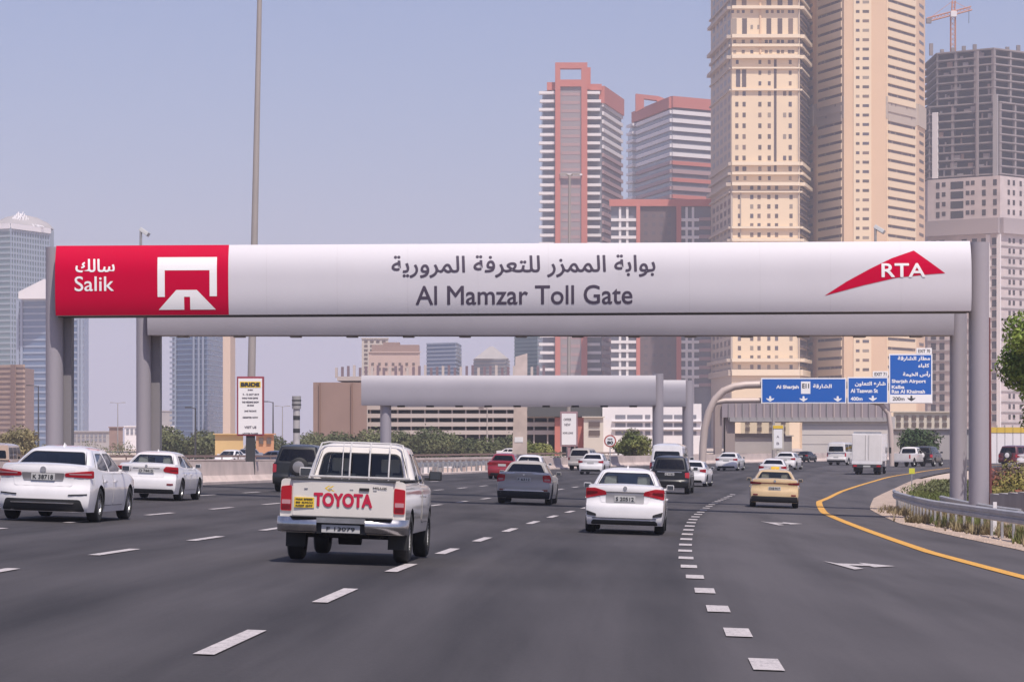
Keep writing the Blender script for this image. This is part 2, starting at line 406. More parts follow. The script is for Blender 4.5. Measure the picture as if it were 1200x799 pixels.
# ------------------------------------------------------------ toll gate
M_col = mat('gate_paint', (.31, .285, .315), .45, .0, var=.06, vscale=.6, streak=.1)
M_web = mat('column_web_shaded', (.20, .185, .195), .6)  # web coloured darker than the columns, its shade put into the paint
M_beamw = mat('beam_white', (.58, .555, .59), .55, 0, var=.02, vscale=.5, spec=.3)
M_beamr = mat('beam_red', (.50, .0, .035), .55, 0, var=.03, vscale=.5, spec=.06)
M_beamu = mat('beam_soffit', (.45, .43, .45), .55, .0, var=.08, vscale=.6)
M_dark = mat('dark_grey', (.04, .04, .045), .6)
M_ink = mat('ink', (.06, .045, .075), .7)
M_wt = mat('white_print', (.8, .78, .78), .5)
M_red = mat('red_print', (.50, .0, .035), .6, spec=.06)
def lens(s_, dy): return .68 * dy + .32 * dy * (1 - abs(s_) ** 2.6) if s_ > 0 else .86 * dy + .14 * dy * (1 - abs(s_) ** 3)
def beam_shell(x0, x1, hz, dy, m, parent, name, lo=-1.0, n=22, off=0, a0=-88, a1=88):
    bm = bmesh.new(); A = []; B = []
    for k in range(n + 1):
        s_ = -1 + 2 * k / n; z = s_ * hz * (1 if abs(s_) < .999 else .999); y = -lens(s_, dy) - off
        A.append(bm.verts.new((x0, y, z))); B.append(bm.verts.new((x1, y, z)))
    for k in range(n): bm.faces.new((A[k], B[k], B[k+1], A[k+1]))
    return obj(name, bm, m, parent, smooth=40)
def beam_core(x0, x1, hz, dy, m, parent, name='beam'):
    bm = bmesh.new(); A = []; B = []; n = 36
    for k in range(n):
        s_, g_ = (-1 + 2*k/17, -1) if k < 18 else (1 - 2*(k-18)/17, 1); z = s_ * hz; y = g_ * lens(s_, dy)
        A.append(bm.verts.new((x0, y, z))); B.append(bm.verts.new((x1, y, z)))
    for k in range(n): bm.faces.new((A[k], A[(k+1) % n], B[(k+1) % n], B[k]))
    bm.faces.new(A[::-1]); bm.faces.new(B); bmesh.ops.recalc_face_normals(bm, faces=bm.faces)
    return obj(name, bm, m, parent, smooth=40)
def column(parent, x, y, r, z0, z1):
    bm = bmesh.new(); n = 24; A = []; B = []
    for k in range(n):
        a = 2*PI*k/n; A.append(bm.verts.new((x + math.cos(a)*r, y + math.sin(a)*r*1.25, z0))); B.append(bm.verts.new((x + math.cos(a)*r, y + math.sin(a)*r*1.25, z1)))
    for k in range(n): bm.faces.new((A[k], A[(k+1) % n], B[(k+1) % n], B[k]))
    bm.faces.new(A[::-1]); bm.faces.new(B)
    o = obj('column', bm, M_col, parent, smooth=40)
    obj('base_plate', box(x - r*1.5, x + r*1.5, y - r*1.8, y + r*1.8, z0, z0 + .06, .01), M_post, o)
    bm = bmesh.new()
    for q in (.33, .66): add_cyl(bm, (x, y, z0 + (z1 - z0)*q - .02), (x, y, z0 + (z1 - z0)*q + .02), r*1.27, n=20)
    return o
GY = 97.0; gx0, gx1 = P(54, GY), P(1157, GY); gc = (gx0 + gx1) / 2
zc = (Z(287, GY) + Z(368.5, GY)) / 2
hz = (Z(287, GY) - Z(368.5, GY)) / 2
gate = thing('toll_gate', 'wide toll gantry with red and white curved sign beam reading Al Mamzar Toll Gate', 'toll gate', (0, GY, 0))
TILT = -math.atan(5.5 / 1063)
tiltM = Matrix.Rotation(TILT, 4, 'Y')
bx0, bx1 = P(70, GY), P(1133, GY); bxr = P(271, GY)
def place_beam(o): o.location = (0, 0, zc); o.rotation_euler = (0, TILT, 0)
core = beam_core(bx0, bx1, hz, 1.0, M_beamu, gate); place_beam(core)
wp = beam_shell(bxr, bx1, hz, 1.0, M_beamw, gate, 'white_panel', off=.012); place_beam(wp)
rp = beam_shell(bx0, bxr, hz, 1.0, M_beamr, gate, 'red_panel', off=.016); place_beam(rp)
obj('drip_edge', box(bx0, bx1, -.42, .3, -hz - .035, -hz + .03, .01), M_dark, wp)
bmj = bmesh.new()
def front_y(z, ex=.02): 
    return -lens(max(-1, min(1, z / hz)), 1.0) - ex
zt = lambda py: CZ + (HY - py) / F * (GY - .9) - zc
px_ = lambda p: (p - 600) / F * (GY - .9)
bow = lambda X, Zz: front_y(Zz, .018)
text('بوابة الممزر للتعرفة المرورية', px_(459), px_(768), zt(325.5), zt(299), M_ink, wp, bold=.013, mapf=bow, arabic=True)
text('Al Mamzar Toll Gate', px_(487), px_(741), zt(357), zt(334.5), M_ink, wp, bold=.009, mapf=bow)
bowr = lambda X, Zz: front_y(Zz, .022)
text('سالك', px_(89), px_(135), zt(317), zt(301), M_wt, rp, bold=.010, mapf=bowr, arabic=True)
text('Salik', px_(88), px_(134), zt(339), zt(321.5), M_wt, rp, bold=.005, mapf=bowr)
def bent(poly, m, parent, name, ex, sub=10):
    bm = bmesh.new(); f = bm.faces.new([bm.verts.new((x, 0, z)) for x, z in poly])
    bm.normal_update(); bmesh.ops.triangulate(bm, faces=[f])
    zs_ = [p[1] for p in poly]; lo, hi = min(zs_), max(zs_)
    for k in range(1, sub):
        bmesh.ops.bisect_plane(bm, geom=bm.verts[:] + bm.edges[:] + bm.faces[:], plane_co=(0, 0, lo + (hi-lo)*k/sub), plane_no=(0, 0, 1))
    for v in bm.verts: v.co.y = front_y(v.co.z, ex)
    bmesh.ops.recalc_face_normals(bm, faces=bm.faces)
    o = obj(name, bm, m, parent); return o
q = lambda a, b: (px_(a), zt(b))
bent([q(185, 346), q(185, 299.5), q(254.5, 299.5), q(254.5, 345.5), q(246, 345.5), q(246, 315), q(193.5, 315), q(193.5, 346)], M_wt, rp, 'gate_emblem', .022)
bent([q(186, 361), q(207, 338), q(231, 338), q(253, 361), q(223, 361), q(223, 346), q(216, 346), q(216, 361)], M_wt, rp, 'road_emblem', .022)
bent([q(966, 348.5), q(992, 332), q(1020, 317), q(1045, 305), q(1071, 296), q(1107, 323), q(1085, 324.5), q(1050, 328), q(1010, 337)], M_red, wp, 'swoosh_emblem', .022)
text('RTA', px_(1032.5), px_(1084), zt(327.5), zt(311), M_wt, wp, bold=.014, mapf=lambda X, Zz: front_y(Zz, .03))
for (px, r) in ((64, 10.3), (1147, 11.8)):
    x = P(px, GY); column(gate, x, 0, r / F * GY, G(x, GY), Z(290 if px < 600 else 284.3, GY))
    if px < 600: obj('column_web', box(P(73, GY), P(83, GY), .1, .75, G(x, GY), zc - .3, .03), M_web, gate)
GY2 = 114.0
gate2 = thing('rear_toll_gantry', 'plain grey rear gantry frame standing just behind the lettered toll beam', 'toll gate', (0, GY2, 0))
zb2 = Z(393.5, GY2) + 1.05
b2 = beam_core(P(176, GY2), P(1114, GY2), 1.05, .95, mat('rear_beam_paint', (.37, .345, .375), .6, 0, var=.05, vscale=.5), gate2); b2.location = (0, 0, zb2)
for k in range(14):
    x = P(215 + k * 66, GY2); u = obj('toll_sensor', box(x - .22, x + .22, -.3, .2, zb2 - 1.12, zb2 - 1.0, .02), M_post, gate2)
for (px, r) in ((168.5, 8.8), (1123, 10)):
    x = P(px, GY2); column(gate2, x, 0, r / F * GY2, G(x, GY2), zb2 + 1.0)
    if px < 600: obj('column_web', box(P(176, GY2), P(187, GY2), .1, .8, G(x, GY2), zb2 + .2, .03), M_web, gate2)
# thin joints between the cladding sheets
for k in range(1, 13):
    x_ = bx0 + (bx1 - bx0) * k / 13
    if x_ > bxr + .4:
        bmq = bmesh.new(); A_ = []; B_ = []
        for j in range(23):
            s_ = -1 + 2*j/22; y_ = -lens(s_, 1.0) - (.0175 if x_ < bxr else .0135); A_.append(bmq.verts.new((x_ - .003, y_, s_*hz*.998))); B_.append(bmq.verts.new((x_ + .003, y_, s_*hz*.998)))
        for j in range(22): bmq.faces.new((A_[j], B_[j], B_[j+1], A_[j+1]))
        obj('panel_joint', bmq, mat('joint_grey', (.46, .43, .45), .7), rp if x_ < bxr else wp)
# camera on a post above each end
def roof_camera(px, py, Y, label, s=1):
    x = P(px, Y); z = Z(py, Y)
    t = thing('surveillance_camera', label, 'camera', (x, Y, z), group='cameras above the gate beams')
    obj('post', cyl((0, 0, -1.9), (0, 0, .0), .05), M_post, t)
    obj('camera_housing', box(-.09, .09, -.3, .16, -.08, .08, .03, Matrix.Translation((.1, 0, .0)) @ Matrix.Rotation(R(35), 4, 'Y') @ Matrix.Rotation(R(60), 4, 'Z')), mat('camera_grey', (.5, .5, .5), .5), t)
roof_camera(165, 271, GY2, 'small camera on a short post above the red panel')
roof_camera(1026, 268, GY2, 'small camera on a short post above the red swoosh emblem')

# far gate over the opposite road
FY = 238.0
far_gate = thing('toll_gate', 'distant grey tubular toll gantry without lettering over the opposite road', 'toll gate', (0, FY, 0))
hz2 = (Z(440, FY) - Z(475, FY)) / 2; zc2 = (Z(440, FY) + Z(475, FY)) / 2
M_farb = mat('far_beam_paint', (.33, .31, .345), .5, .0, var=.04, vscale=.4)
b3 = beam_core(P(424, FY), P(768, FY), hz2, 1.0, M_farb, far_gate); b3.location = (0, 0, zc2)
for px, top, r in ((452, 474, 6.5), (771, 438, 6.5)):
    x = P(px, FY); column(far_gate, x, 0, r / F * FY, G(x, FY) - .3, Z(top, FY))
for k in range(9):
    x = P(470 + k * 34, FY); obj('toll_sensor', box(x - .3, x + .3, -.3, .3, zc2 - hz2 - .14, zc2 - hz2 + .02, .02), M_dark, far_gate)
FY2 = 258.0
fg2 = thing('rear_toll_gantry', 'grey rear frame right behind the distant toll gantry', 'toll gate', (0, FY2, 0))
b4 = beam_core(P(446, FY2), P(803, FY2), 1.15, 1.0, M_farb, fg2); b4.location = (0, 0, Z(461, FY2))
for px in (806,):
    x = P(px, FY2); column(fg2, x, 0, 6.5 / F * FY2, G(x, FY2) - .3, Z(446, FY2))

# ------------------------------------------------------------ vehicles
def paint(name, col, metal=0.0, rough=.3): return mat(name, col, rough, metal, coat=1.0, var=.05, vscale=2.5)
PW = paint('paint_white', (.76, .73, .73)); PW2 = paint('paint_warm_white', (.72, .68, .66))
PS = paint('paint_silver', (.34, .32, .32), .5, .4); PG = mat('paint_grey', (.38, .35, .33), .45, coat=.3)
PK = mat('paint_black', (.010, .010, .011), .3, coat=.35); PR = paint('paint_red', (.26, .012, .02)); PT = paint('paint_taxi', (.62, .45, .25))
PDG = mat('paint_dark_green_grey', (.018, .019, .02), .35, coat=.3); PN = paint('paint_navy', (.03, .035, .06))
M_tyre = mat('tyre', (.02, .02, .02), .85, bump=.2, bscale=60); M_rim = mat('rim', (.4, .4, .41), .35, .8)
M_blk = mat('black_plastic', (.018, .018, .02), .6); M_tail = mat('tail_light_red', (.42, .008, .02), .18, coat=.8)
M_tail2 = mat('tail_light_deep', (.16, .004, .01), .2, coat=.8); M_lite = mat('tail_light_clear', (.5, .26, .28), .2, coat=.6)
M_amb = mat('indicator_amber', (.6, .2, .02), .25)
M_chr = mat('chrome', (.62, .6, .6), .25, .9); M_plate = mat('number_plate', (.48, .47, .46), .5)
M_seat = mat('seat_fabric', (.5, .47, .45), .9); M_seatd = mat('seat_dark', (.05, .05, .055), .9)
M_gc = glass_mat('glass_tinted', (.52, .57, .57)); M_gd = glass_mat('glass_dark', (.05, .055, .07)); M_stick = mat('sticker_yellow', (.75, .5, .04), .6)
M_mir = mat('mirror_dark', (.09, .10, .12), .15, .6)
M_head = mat('headlight', (.7, .7, .72), .15, coat=.8)
M_under = mat('underbody', (.012, .012, .012), .9)

def pchip(pts, t):
    if t <= pts[0][0]: return pts[0][1]
    if t >= pts[-1][0]: return pts[-1][1]
    for i in range(len(pts) - 1):
        if t <= pts[i+1][0]:
            x0, y0 = pts[i]; x1, y1 = pts[i+1]; h = x1 - x0; d = (y1 - y0) / h
            dm = (y0 - pts[i-1][1]) / (x0 - pts[i-1][0]) if i > 0 else d
            dp = (pts[i+2][1] - y1) / (pts[i+2][0] - x1) if i + 2 < len(pts) else d
            m0 = 0 if dm * d <= 0 else 2 * dm * d / (dm + d); m1 = 0 if dp * d <= 0 else 2 * dp * d / (dp + d)
            u = (t - x0) / h
            return (2*u**3-3*u*u+1)*y0 + (u**3-2*u*u+u)*h*m0 + (-2*u**3+3*u*u)*y1 + (u**3-u*u)*h*m1

def roundpoly(c, r, m=5, n=6):
    """rounded polygon; returns list of (point, corner index, kind, t) for bridging"""
    out = []; N = len(c); rs = r if isinstance(r, (list, tuple)) else [r] * N
    arcs = []
    for i in range(N):
        p = Vector(c[i]); a = Vector(c[i-1]); b = Vector(c[(i+1) % N]); rr = min(rs[i], (a-p).length * .45, (b-p).length * .45)
        s = p + (a-p).normalized() * rr; e = p + (b-p).normalized() * rr
        arcs.append([s*(1-t)**2 + p*2*t*(1-t) + e*t*t for t in [k/m for k in range(m+1)]])
    for i in range(N):
        for q in arcs[i]: out.append((tuple(q), i, None))
        s = arcs[i][-1]; e = arcs[(i+1) % N][0]
        for k in range(1, n): out.append((tuple(s + (e-s)*k/n), i, k/n))
    return out
def poly_patch(name, poly, mapf, eps, m, parent, skirt=.02, rings=4, smooth=50):
    pts = [p[0] for p in poly]; c = (sum(p[0] for p in pts)/len(pts), sum(p[1] for p in pts)/len(pts))
    bm = bmesh.new(); rows = []
    if skirt: rows.append([bm.verts.new(mapf(p[0], p[1], eps - skirt)) for p in pts])
    for k in range(rings):
        s = 1 - k / rings; rows.append([bm.verts.new(mapf(c[0]+(p[0]-c[0])*s, c[1]+(p[1]-c[1])*s, eps)) for p in pts])
    cv = bm.verts.new(mapf(c[0], c[1], eps)); n = len(pts)
    for A, B in zip(rows, rows[1:]):
        for i in range(n): bm.faces.new((A[i], A[(i+1) % n], B[(i+1) % n], B[i]))
    for i in range(n): bm.faces.new((rows[-1][i], rows[-1][(i+1) % n], cv))
    bmesh.ops.recalc_face_normals(bm, faces=bm.faces)
    return obj(name, bm, m, parent, smooth=smooth)
def frame_into(bm, outer, poly, mapf, eps=0, depth=.012):
    """body skin between outer corner polygon and the window opening, plus the reveal"""
    n = len(poly); N = len(outer)
    O = []
    for (p, i, t) in poly:
        a = Vector(outer[i]); b = Vector(outer[(i+1) % N]); q = a if t is None else a + (b-a)*t
        O.append(bm.verts.new(mapf(q[0], q[1], eps)))
    mid = []
    for (p, i, t) in poly:
        a = Vector(outer[i]); b = Vector(outer[(i+1) % N]); q = a if t is None else a + (b-a)*t
        q = (q + Vector(p)) / 2; mid.append(bm.verts.new(mapf(q[0], q[1], eps)))
    I = [bm.verts.new(mapf(p[0], p[1], eps)) for p, _, _ in poly]
    D = [bm.verts.new(mapf(p[0], p[1], eps - depth)) for p, _, _ in poly]
    for A, B in ((O, mid), (mid, I), (I, D)):
        for k in range(n): bm.faces.new((A[k], A[(k+1) % n], B[(k+1) % n], B[k]))

def wheel(parent, x, y, rw, wd, side, rim=M_rim, spokes=7):
    prof = [(-wd/2, rw*.62), (-wd/2, rw*.9), (-wd*.38, rw*.985), (-wd*.2, rw), (wd*.2, rw), (wd*.38, rw*.985), (wd/2, rw*.9), (wd/2, rw*.62), (wd*.3, rw*.6), (-wd*.3, rw*.6), (-wd/2, rw*.62)]
    t = obj('wheel', lathe(prof, 28), M_tyre, parent, smooth=40); t.location = (x, y, rw)
    bm = lathe([(side*wd*.02, 0.001), (side*wd*.02, rw*.58), (side*wd*.36, rw*.6), (side*wd*.46, rw*.63)], 24)
    for k in range(spokes):
        a = 2*PI*k/spokes
        add_box(bm, -.012 + side*wd*.3, .012 + side*wd*.3, -rw*.08, rw*.08, rw*.1, rw*.6, Matrix.Rotation(a, 4, 'X'))
    add_cyl(bm, (side*wd*.1, 0, 0), (side*wd*.36, 0, 0), rw*.17, n=12)
    obj('rim', bm, [rim], t, smooth=40)
    return t

class Car:
    def __init__(s, sp): s.__dict__.update(sp); s.r_all = None
    def zb(s, y):
        z = s.sill
        for yw in (s.yr, s.yr + s.wb):
            ra = s.rw + .045; d = abs(y - yw)
            if d < ra: z = max(z, s.rw + math.sqrt(ra*ra - d*d))
        return min(z, s.zt(y) - .12)
    def zt(s, y): return pchip(s.top, y)
    def hwz(s, y, z):
        f = pchip(s.side, z / s.belt)
        k = 1
        if y < .9: k -= s.tr * (1 - y/.9) ** 2
        if y > s.L - 1.1: k -= s.tf * ((y - s.L + 1.1) / 1.1) ** 2
        return s.hw * f * k
    def ro(s, x, z): return pchip(s.rear, z) + s.cr * min(1, abs(x) / s.hw) ** 4
    def fo(s, x, z): return pchip(s.front, z) + s.cf * min(1, abs(x) / s.hw) ** 3
    def warp(s, x, y, z):
        if y < .5: y = y + s.ro(x, z) * (1 - y/.5)
        elif y > s.L - .5: y = y - s.fo(x, z) * (1 - (s.L - y)/.5)
        return y
    def Rm(s, x, z, e): return Vector((x, s.ro(x, z) - e, z))
    def Fm(s, x, z, e): return Vector((x, s.L - s.fo(x, z) + e, z))
    def Sm(s, sd):
        return lambda y, z, e: Vector((sd * (s.hwz(y, z) + e), y, z))
    def body(s, m, parent):
        ys = [0, .06, .15, .3, .5, .7] + frange(.9, s.L - .9, .22)[1:] + [s.L - .7, s.L - .5, s.L - .3, s.L - .15, s.L - .06, s.L]
        for yw in (s.yr, s.yr + s.wb):
            ra = s.rw + .045
            ys = [y for y in ys if abs(y - yw) > ra + .03 or y < .01 or y > s.L - .01]
            ys += [yw + ra * math.cos(PI * k / 14) for k in range(15)] + [yw - ra - .004, yw + ra + .004]
        ys = sorted(set(round(y, 4) for y in ys if 0 <= y <= s.L))
        fr = [1, .9, .72, .5, .25, 0]; NR = 13
        bm = bmesh.new(); rings = []; dk = []
        for y in ys:
            zb, zt = s.zb(y), s.zt(y); half = []
            for j in range(NR + 1):
                z = zb + (zt - .05 - zb) * j / NR; half.append((s.hwz(y, z), z))
            we = half[-1][0]
            half += [(we - .006, zt - .03), (we - .022, zt - .01), (we - .05, zt)]
            wd = we - .05
            deck = [(wd * f, zt + s.crown * (1 - f*f)) for f in fr[1:]]
            L_ = half + deck
            ring = [bm.verts.new((x, s.warp(x, y, z), z)) for x, z in L_] + [bm.verts.new((-x, s.warp(x, y, z), z)) for x, z in reversed(L_[:-1])]
            rings.append(ring)
        nh = NR + 4; nd = len(fr) - 1
        for a, (A, B) in enumerate(zip(rings, rings[1:])):
            ym = (ys[a] + ys[a+1]) / 2
            for k in range(len(A) - 1):
                if s.open and s.open[0] < ym < s.open[1] and nh <= k < nh + 2*nd - 2: continue
                bm.faces.new((A[k], A[k+1], B[k+1], B[k]))
            f = bm.faces.new((A[-1], A[0], B[0], B[-1])); f.material_index = 1
        for ring, end in ((rings[0], 0), (rings[-1], 1)):
            n = len(ring); rows = []
            for j in range(nh):
                l, r = ring[j], ring[n-1-j]; z = l.co.z; w_ = l.co.x
                if j == nh - 1: rows.append([ring[k] for k in range(j, n - j)]); continue
                row = [l]
                for f in (fr[1:] + [-q for q in reversed(fr[1:-1])]):
                    x = w_ * f; zz = z + (s.crown * (1 - f*f)) * (j / nh) ** 3
                    yy = s.ro(x, zz) if end == 0 else s.L - s.fo(x, zz)
                    row.append(bm.verts.new((x, yy, zz)))
                row.append(r); rows.append(row)
            for A, B in zip(rows, rows[1:]):
                for k in range(len(A) - 1): bm.faces.new((A[k], A[k+1], B[k+1], B[k]))
        bmesh.ops.recalc_face_normals(bm, faces=bm.faces)
        return obj('body', bm, [m, M_under], parent, smooth=38)
    # ---- greenhouse
    def t_(s, z): return (z - s.gz0) / (s.gz1 - s.gz0)
    def gyr(s, t): return s.gyrb + (s.gyrt - s.gyrb) * (t + s.gbr * t * (t - 1))
    def gyf(s, t): return s.gyfb + (s.gyft - s.gyfb) * (t - s.gbr * t * (t - 1) * .6)
    def gw(s, t): return s.gwb + (s.gwt - s.gwb) * (t + .35 * t * (t - 1))
    def GR(s, x, z, e):
        t = s.t_(z); return Vector((x, s.gyr(t) + s.gcr * (abs(x)/s.gwb) ** 2.5 - e * .8, z + e * .5))
    def GF(s, x, z, e):
        t = s.t_(z); return Vector((x, s.gyf(t) - .22 * (abs(x)/s.gwb) ** 2.5 + e * .7, z + e * .6))
    def wside(s, y, t):
        ym = (s.gyr(t) + s.gyf(t)) / 2; l = (s.gyf(t) - s.gyr(t)) / 2
        return s.gw(t) * (1 - .05 * ((y - ym)/l) ** 2 - .03 * max(0, (y - ym)/l) ** 3)
    def GS(s, sd): return lambda y, z, e: Vector((sd * (s.wside(y, s.t_(z)) + e), y, z))
    def house(s, m, parent, g_rear, g_side, full=True):
        T = [k / 8 for k in range(9)]
        zz = lambda t: s.gz0 + (s.gz1 - s.gz0) * t
        xe = lambda t: s.gw(t) * s.gxe; yer = lambda t: s.gyr(t) + s.gcp[0] + (s.gcp[1] - s.gcp[0]) * t; yef = lambda t: s.gyf(t) - .22 - .1 * (1 - t)
        bm = bmesh.new()
        seals = []
        # rear face
        rw0, rw1, rt0, rt1 = s.rwin
        inner = [(-xe(rt0)*rw0, zz(rt0)), (xe(rt0)*rw0, zz(rt0)), (xe(rt1)*rw1, zz(rt1)), (-xe(rt1)*rw1, zz(rt1))]
        rp_ = roundpoly(inner, s.rwr, n=8)
        outer = [(-xe(0), zz(0)), (xe(0), zz(0)), (xe(1), zz(1)), (-xe(1), zz(1))]
        frame_into(bm, outer, rp_, s.GR); seals.append(('rear_window', rp_, s.GR, g_rear))
        fin = [(-xe(.03)*.97, zz(.03)), (xe(.03)*.97, zz(.03)), (xe(.9)*.94, zz(.9)), (-xe(.9)*.94, zz(.9))]
        fp = roundpoly(fin, .08, n=8); frame_into(bm, outer, fp, s.GF); seals.append(('windscreen', fp, s.GF, M_gc))
        # sides
        for sd in (-1, 1):
            mp = s.GS(sd)
            cuts = [yer] + [lambda t, c=c: c for c in s.gcuts] + [yef]
            for i, (a, b) in enumerate(zip(cuts, cuts[1:])):
                out4 = [(a(0), zz(0)), (b(0), zz(0)), (b(1), zz(1)), (a(1), zz(1))]
                lo, hi = .07, .87
                pa = .05 if i else s.gpad[0]; pb = .05 if i < len(cuts) - 2 else s.gpad[1]
                if s.gblind and i in s.gblind:
                    rowsb = [[bm.verts.new(mp(a(t) + (b(t) - a(t)) * k / 3, zz(t), 0)) for k in range(4)] for t in T]
                    for A, B in zip(rowsb, rowsb[1:]):
                        for k in range(3): bm.faces.new((A[k], A[k+1], B[k+1], B[k]))
                    continue
                inn = [(a(lo) + pa, zz(lo)), (b(lo) - pb, zz(lo)), (b(hi) - pb*.7, zz(hi)), (a(hi) + pa*.8, zz(hi))]
                ip = roundpoly(inn, .07); frame_into(bm, out4, ip, mp); seals.append(('side_window', ip, mp, g_side))
            # corner strips
            for end, fe, xs_, ye_ in ((0, s.GR, xe, yer), (1, s.GF, xe, yef)):
                rows = []
                for t in T:
                    z = zz(t); p0 = fe(sd * xs_(t), z, 0); p2 = Vector((sd * s.wside(ye_(t), t), ye_(t), z))
                    p1 = Vector((p2.x + sd * .004, p0.y + (.03 if end == 0 else -.03), z))
                    rows.append([bm.verts.new(p0*(1-u)**2 + p1*2*u*(1-u) + p2*u*u) for u in (0, .2, .4, .6, .8, 1)])
                for A, B in zip(rows, rows[1:]):
                    for k in range(5): bm.faces.new((A[k], A[k+1], B[k+1], B[k]))
                if sd > 0 and end == 0: rc = rows[-1]
                if sd > 0 and end == 1: fc = rows[-1]
        # roof: ring at t=1, concentric
        z1 = s.gz1; ring = []
        nx = 8
        for k in range(nx): ring.append(s.GR(-xe(1) + 2*xe(1)*k/nx, z1, 0))
        for v in rc: ring.append(v.co.copy())
        a, b = yer(1), yef(1)
        for k in range(1, 10): y = a + (b-a)*k/10; ring.append(Vector((s.wside(y, 1), y, z1)))
        for v in reversed(fc): ring.append(v.co.copy())
        for k in range(1, nx): ring.append(s.GF(xe(1) - 2*xe(1)*k/nx, z1, 0))
        for v in fc: ring.append(Vector((-v.co.x, v.co.y, v.co.z)))
        for k in range(1, 10): y = b + (a-b)*k/10; ring.append(Vector((-s.wside(y, 1), y, z1)))
        for v in reversed(rc[1:]): ring.append(Vector((-v.co.x, v.co.y, v.co.z)))
        ym = (s.gyrt + s.gyft) / 2; rows = []
        for q in (1, .97, .9, .78, .6, .35, .12):
            rows.append([bm.verts.new((p.x * q, ym + (p.y - ym) * q, z1 + s.gcrown * (1 - q ** 3.2))) for p in ring])
        n = len(ring)
        for A, B in zip(rows, rows[1:]):
            for k in range(n): bm.faces.new((A[k], A[(k+1) % n], B[(k+1) % n], B[k]))
        bm.faces.new(rows[-1])
        bmesh.ops.remove_doubles(bm, verts=bm.verts, dist=.0015)
        bmesh.ops.recalc_face_normals(bm, faces=bm.faces)
        o = obj('roof', bm, m, parent, smooth=38)
        for nm, pl, mp, gm in seals:
            pts = [p[0] for p in pl]; c = (sum(p[0] for p in pts)/len(pts), sum(p[1] for p in pts)/len(pts))
            g = poly_patch(nm, pl, mp, -.006, gm, parent, skirt=0)
            b2 = bmesh.new(); ww = max(abs(p[0]-c[0]) for p in pts); hh = max(abs(p[1]-c[1]) for p in pts)
            kx, kz = 1 - .018/ww, 1 - .018/hh
            A = [b2.verts.new(mp(p[0], p[1], -.003)) for p in pts]; B = [b2.verts.new(mp(c[0]+(p[0]-c[0])*kx, c[1]+(p[1]-c[1])*kz, -.003)) for p in pts]
            for k in range(len(pts)): b2.faces.new((A[k], A[(k+1) % len(pts)], B[(k+1) % len(pts)], B[k]))
            obj('window_seal', b2, M_blk, g)
        return o
    def interior(s, parent, m=M_seat, rows=None):
        # cabin tub, seats with headrests
        obj('cabin_floor', box(-s.gwb*.9, s.gwb*.9, s.gyrt - .1, s.gyft + .4, s.belt*.45, s.belt*.5), M_seatd, parent)
        for i, y in enumerate(rows or s.seats):
            for sd in (-1, 1):
                bm = box(sd*.37 - .23, sd*.37 + .23, y, y + .12, s.belt*.5, s.belt + .1, .04)
                add_box(bm, sd*.37 - .14, sd*.37 + .14, y - .02, y + .09, s.belt + .13, s.belt + .33, None, .035)
                add_box(bm, sd*.37 - .03, sd*.37 + .03, y + .02, y + .05, s.belt + .08, s.belt + .16)
                obj('seat', bm, m, parent, smooth=40)
        obj('dashboard', box(-s.gwb*.85, s.gwb*.85, s.gyft + .15, s.gyft + .6, s.belt - .12, s.belt + .02, .05), M_seatd, parent)

def handles(c, root, ys, m):
    for sd in (-1, 1):
        for y in ys:
            x = c.hwz(y, c.belt*.82)
            obj('door_handle', box(sd*x - .012, sd*x + .03*sd + (.0 if sd > 0 else 0) + .012*sd, y - .1, y + .1, c.belt*.82 - .014, c.belt*.82 + .014, .006), m, root)
def mirrors(c, root, y, z, m, big=1.0, mr=None):
    for sd in (-1, 1):
        x = c.hwz(y, c.belt - .02)
        bm = box(-.085*big, .085*big, -.04, .09, -.06*big, .06*big, .035); bm.transform(Matrix.Translation((sd*(x + .10*big), y, z)))
        add_box(bm, min(sd*(x-.05), sd*(x+.06)), max(sd*(x-.05), sd*(x+.06)), y - .01, y + .03, z - .07, z - .03)
        o = obj('mirror', bm, (mr if (mr and sd > 0) else m), root, smooth=40)
        obj('mirror_glass', box(sd*(x+.10*big) - .07*big, sd*(x+.10*big) + .07*big, y - .046, y - .038, z - .046*big, z + .046*big, .002), M_mir, o)
def doors(c, root, spans, m, z0=None):
    z0 = z0 or c.sill + .12
    for sd in (-1, 1):
        mp = c.Sm(sd)
        for (a, b) in spans:
            zt_ = min(c.zt(a), c.zt(b)) - .055
            a0, b0 = a, b
            for yw in (c.yr, c.yr + c.wb):      # keep the lower corner clear of the arch
                ra = c.rw + .06
                if a < yw + ra < b: a0 = max(a0, yw + ra)
                if a < yw - ra < b: b0 = min(b0, yw - ra)
            cr = [(a0, z0), (b0, z0), (b, c.rw*2 + .12), (b, zt_), (a, zt_), (a, c.rw*2 + .12)]
            poly_patch('door_gap', roundpoly(cr, [.06, .06, .08, .05, .05, .08]), mp, .0035, M_blk, root, skirt=0, rings=5)
            sh = .011
            cr2 = [(a0+sh, z0+sh), (b0-sh, z0+sh), (b-sh, c.rw*2+.12), (b-sh, zt_-sh*.3), (a+sh, zt_-sh*.3), (a+sh, c.rw*2+.12)]
            d = poly_patch('door', roundpoly(cr2, [.05, .05, .08, .04, .04, .08]), mp, .008, m, root, skirt=.004, rings=5)
def lamp(c, root, pts, m=M_tail, mir=True, r=.03, eps=.012, name='tail_light', mapf=None):
    out = []
    for sd in ((-1, 1) if mir else (1,)):
        q = [(sd * x, z) for x, z in pts]
        if sd < 0: q = q[::-1]
        out.append(poly_patch(name, roundpoly(q, r), mapf or c.Rm, eps, m, root, skirt=.03))
    return out
def rpatch(c, root, name, pts, m, r=.02, eps=.008, mapf=None, rings=4): return poly_patch(name, roundpoly(pts, r), mapf or c.Rm, eps, m, root, skirt=.025, rings=rings)
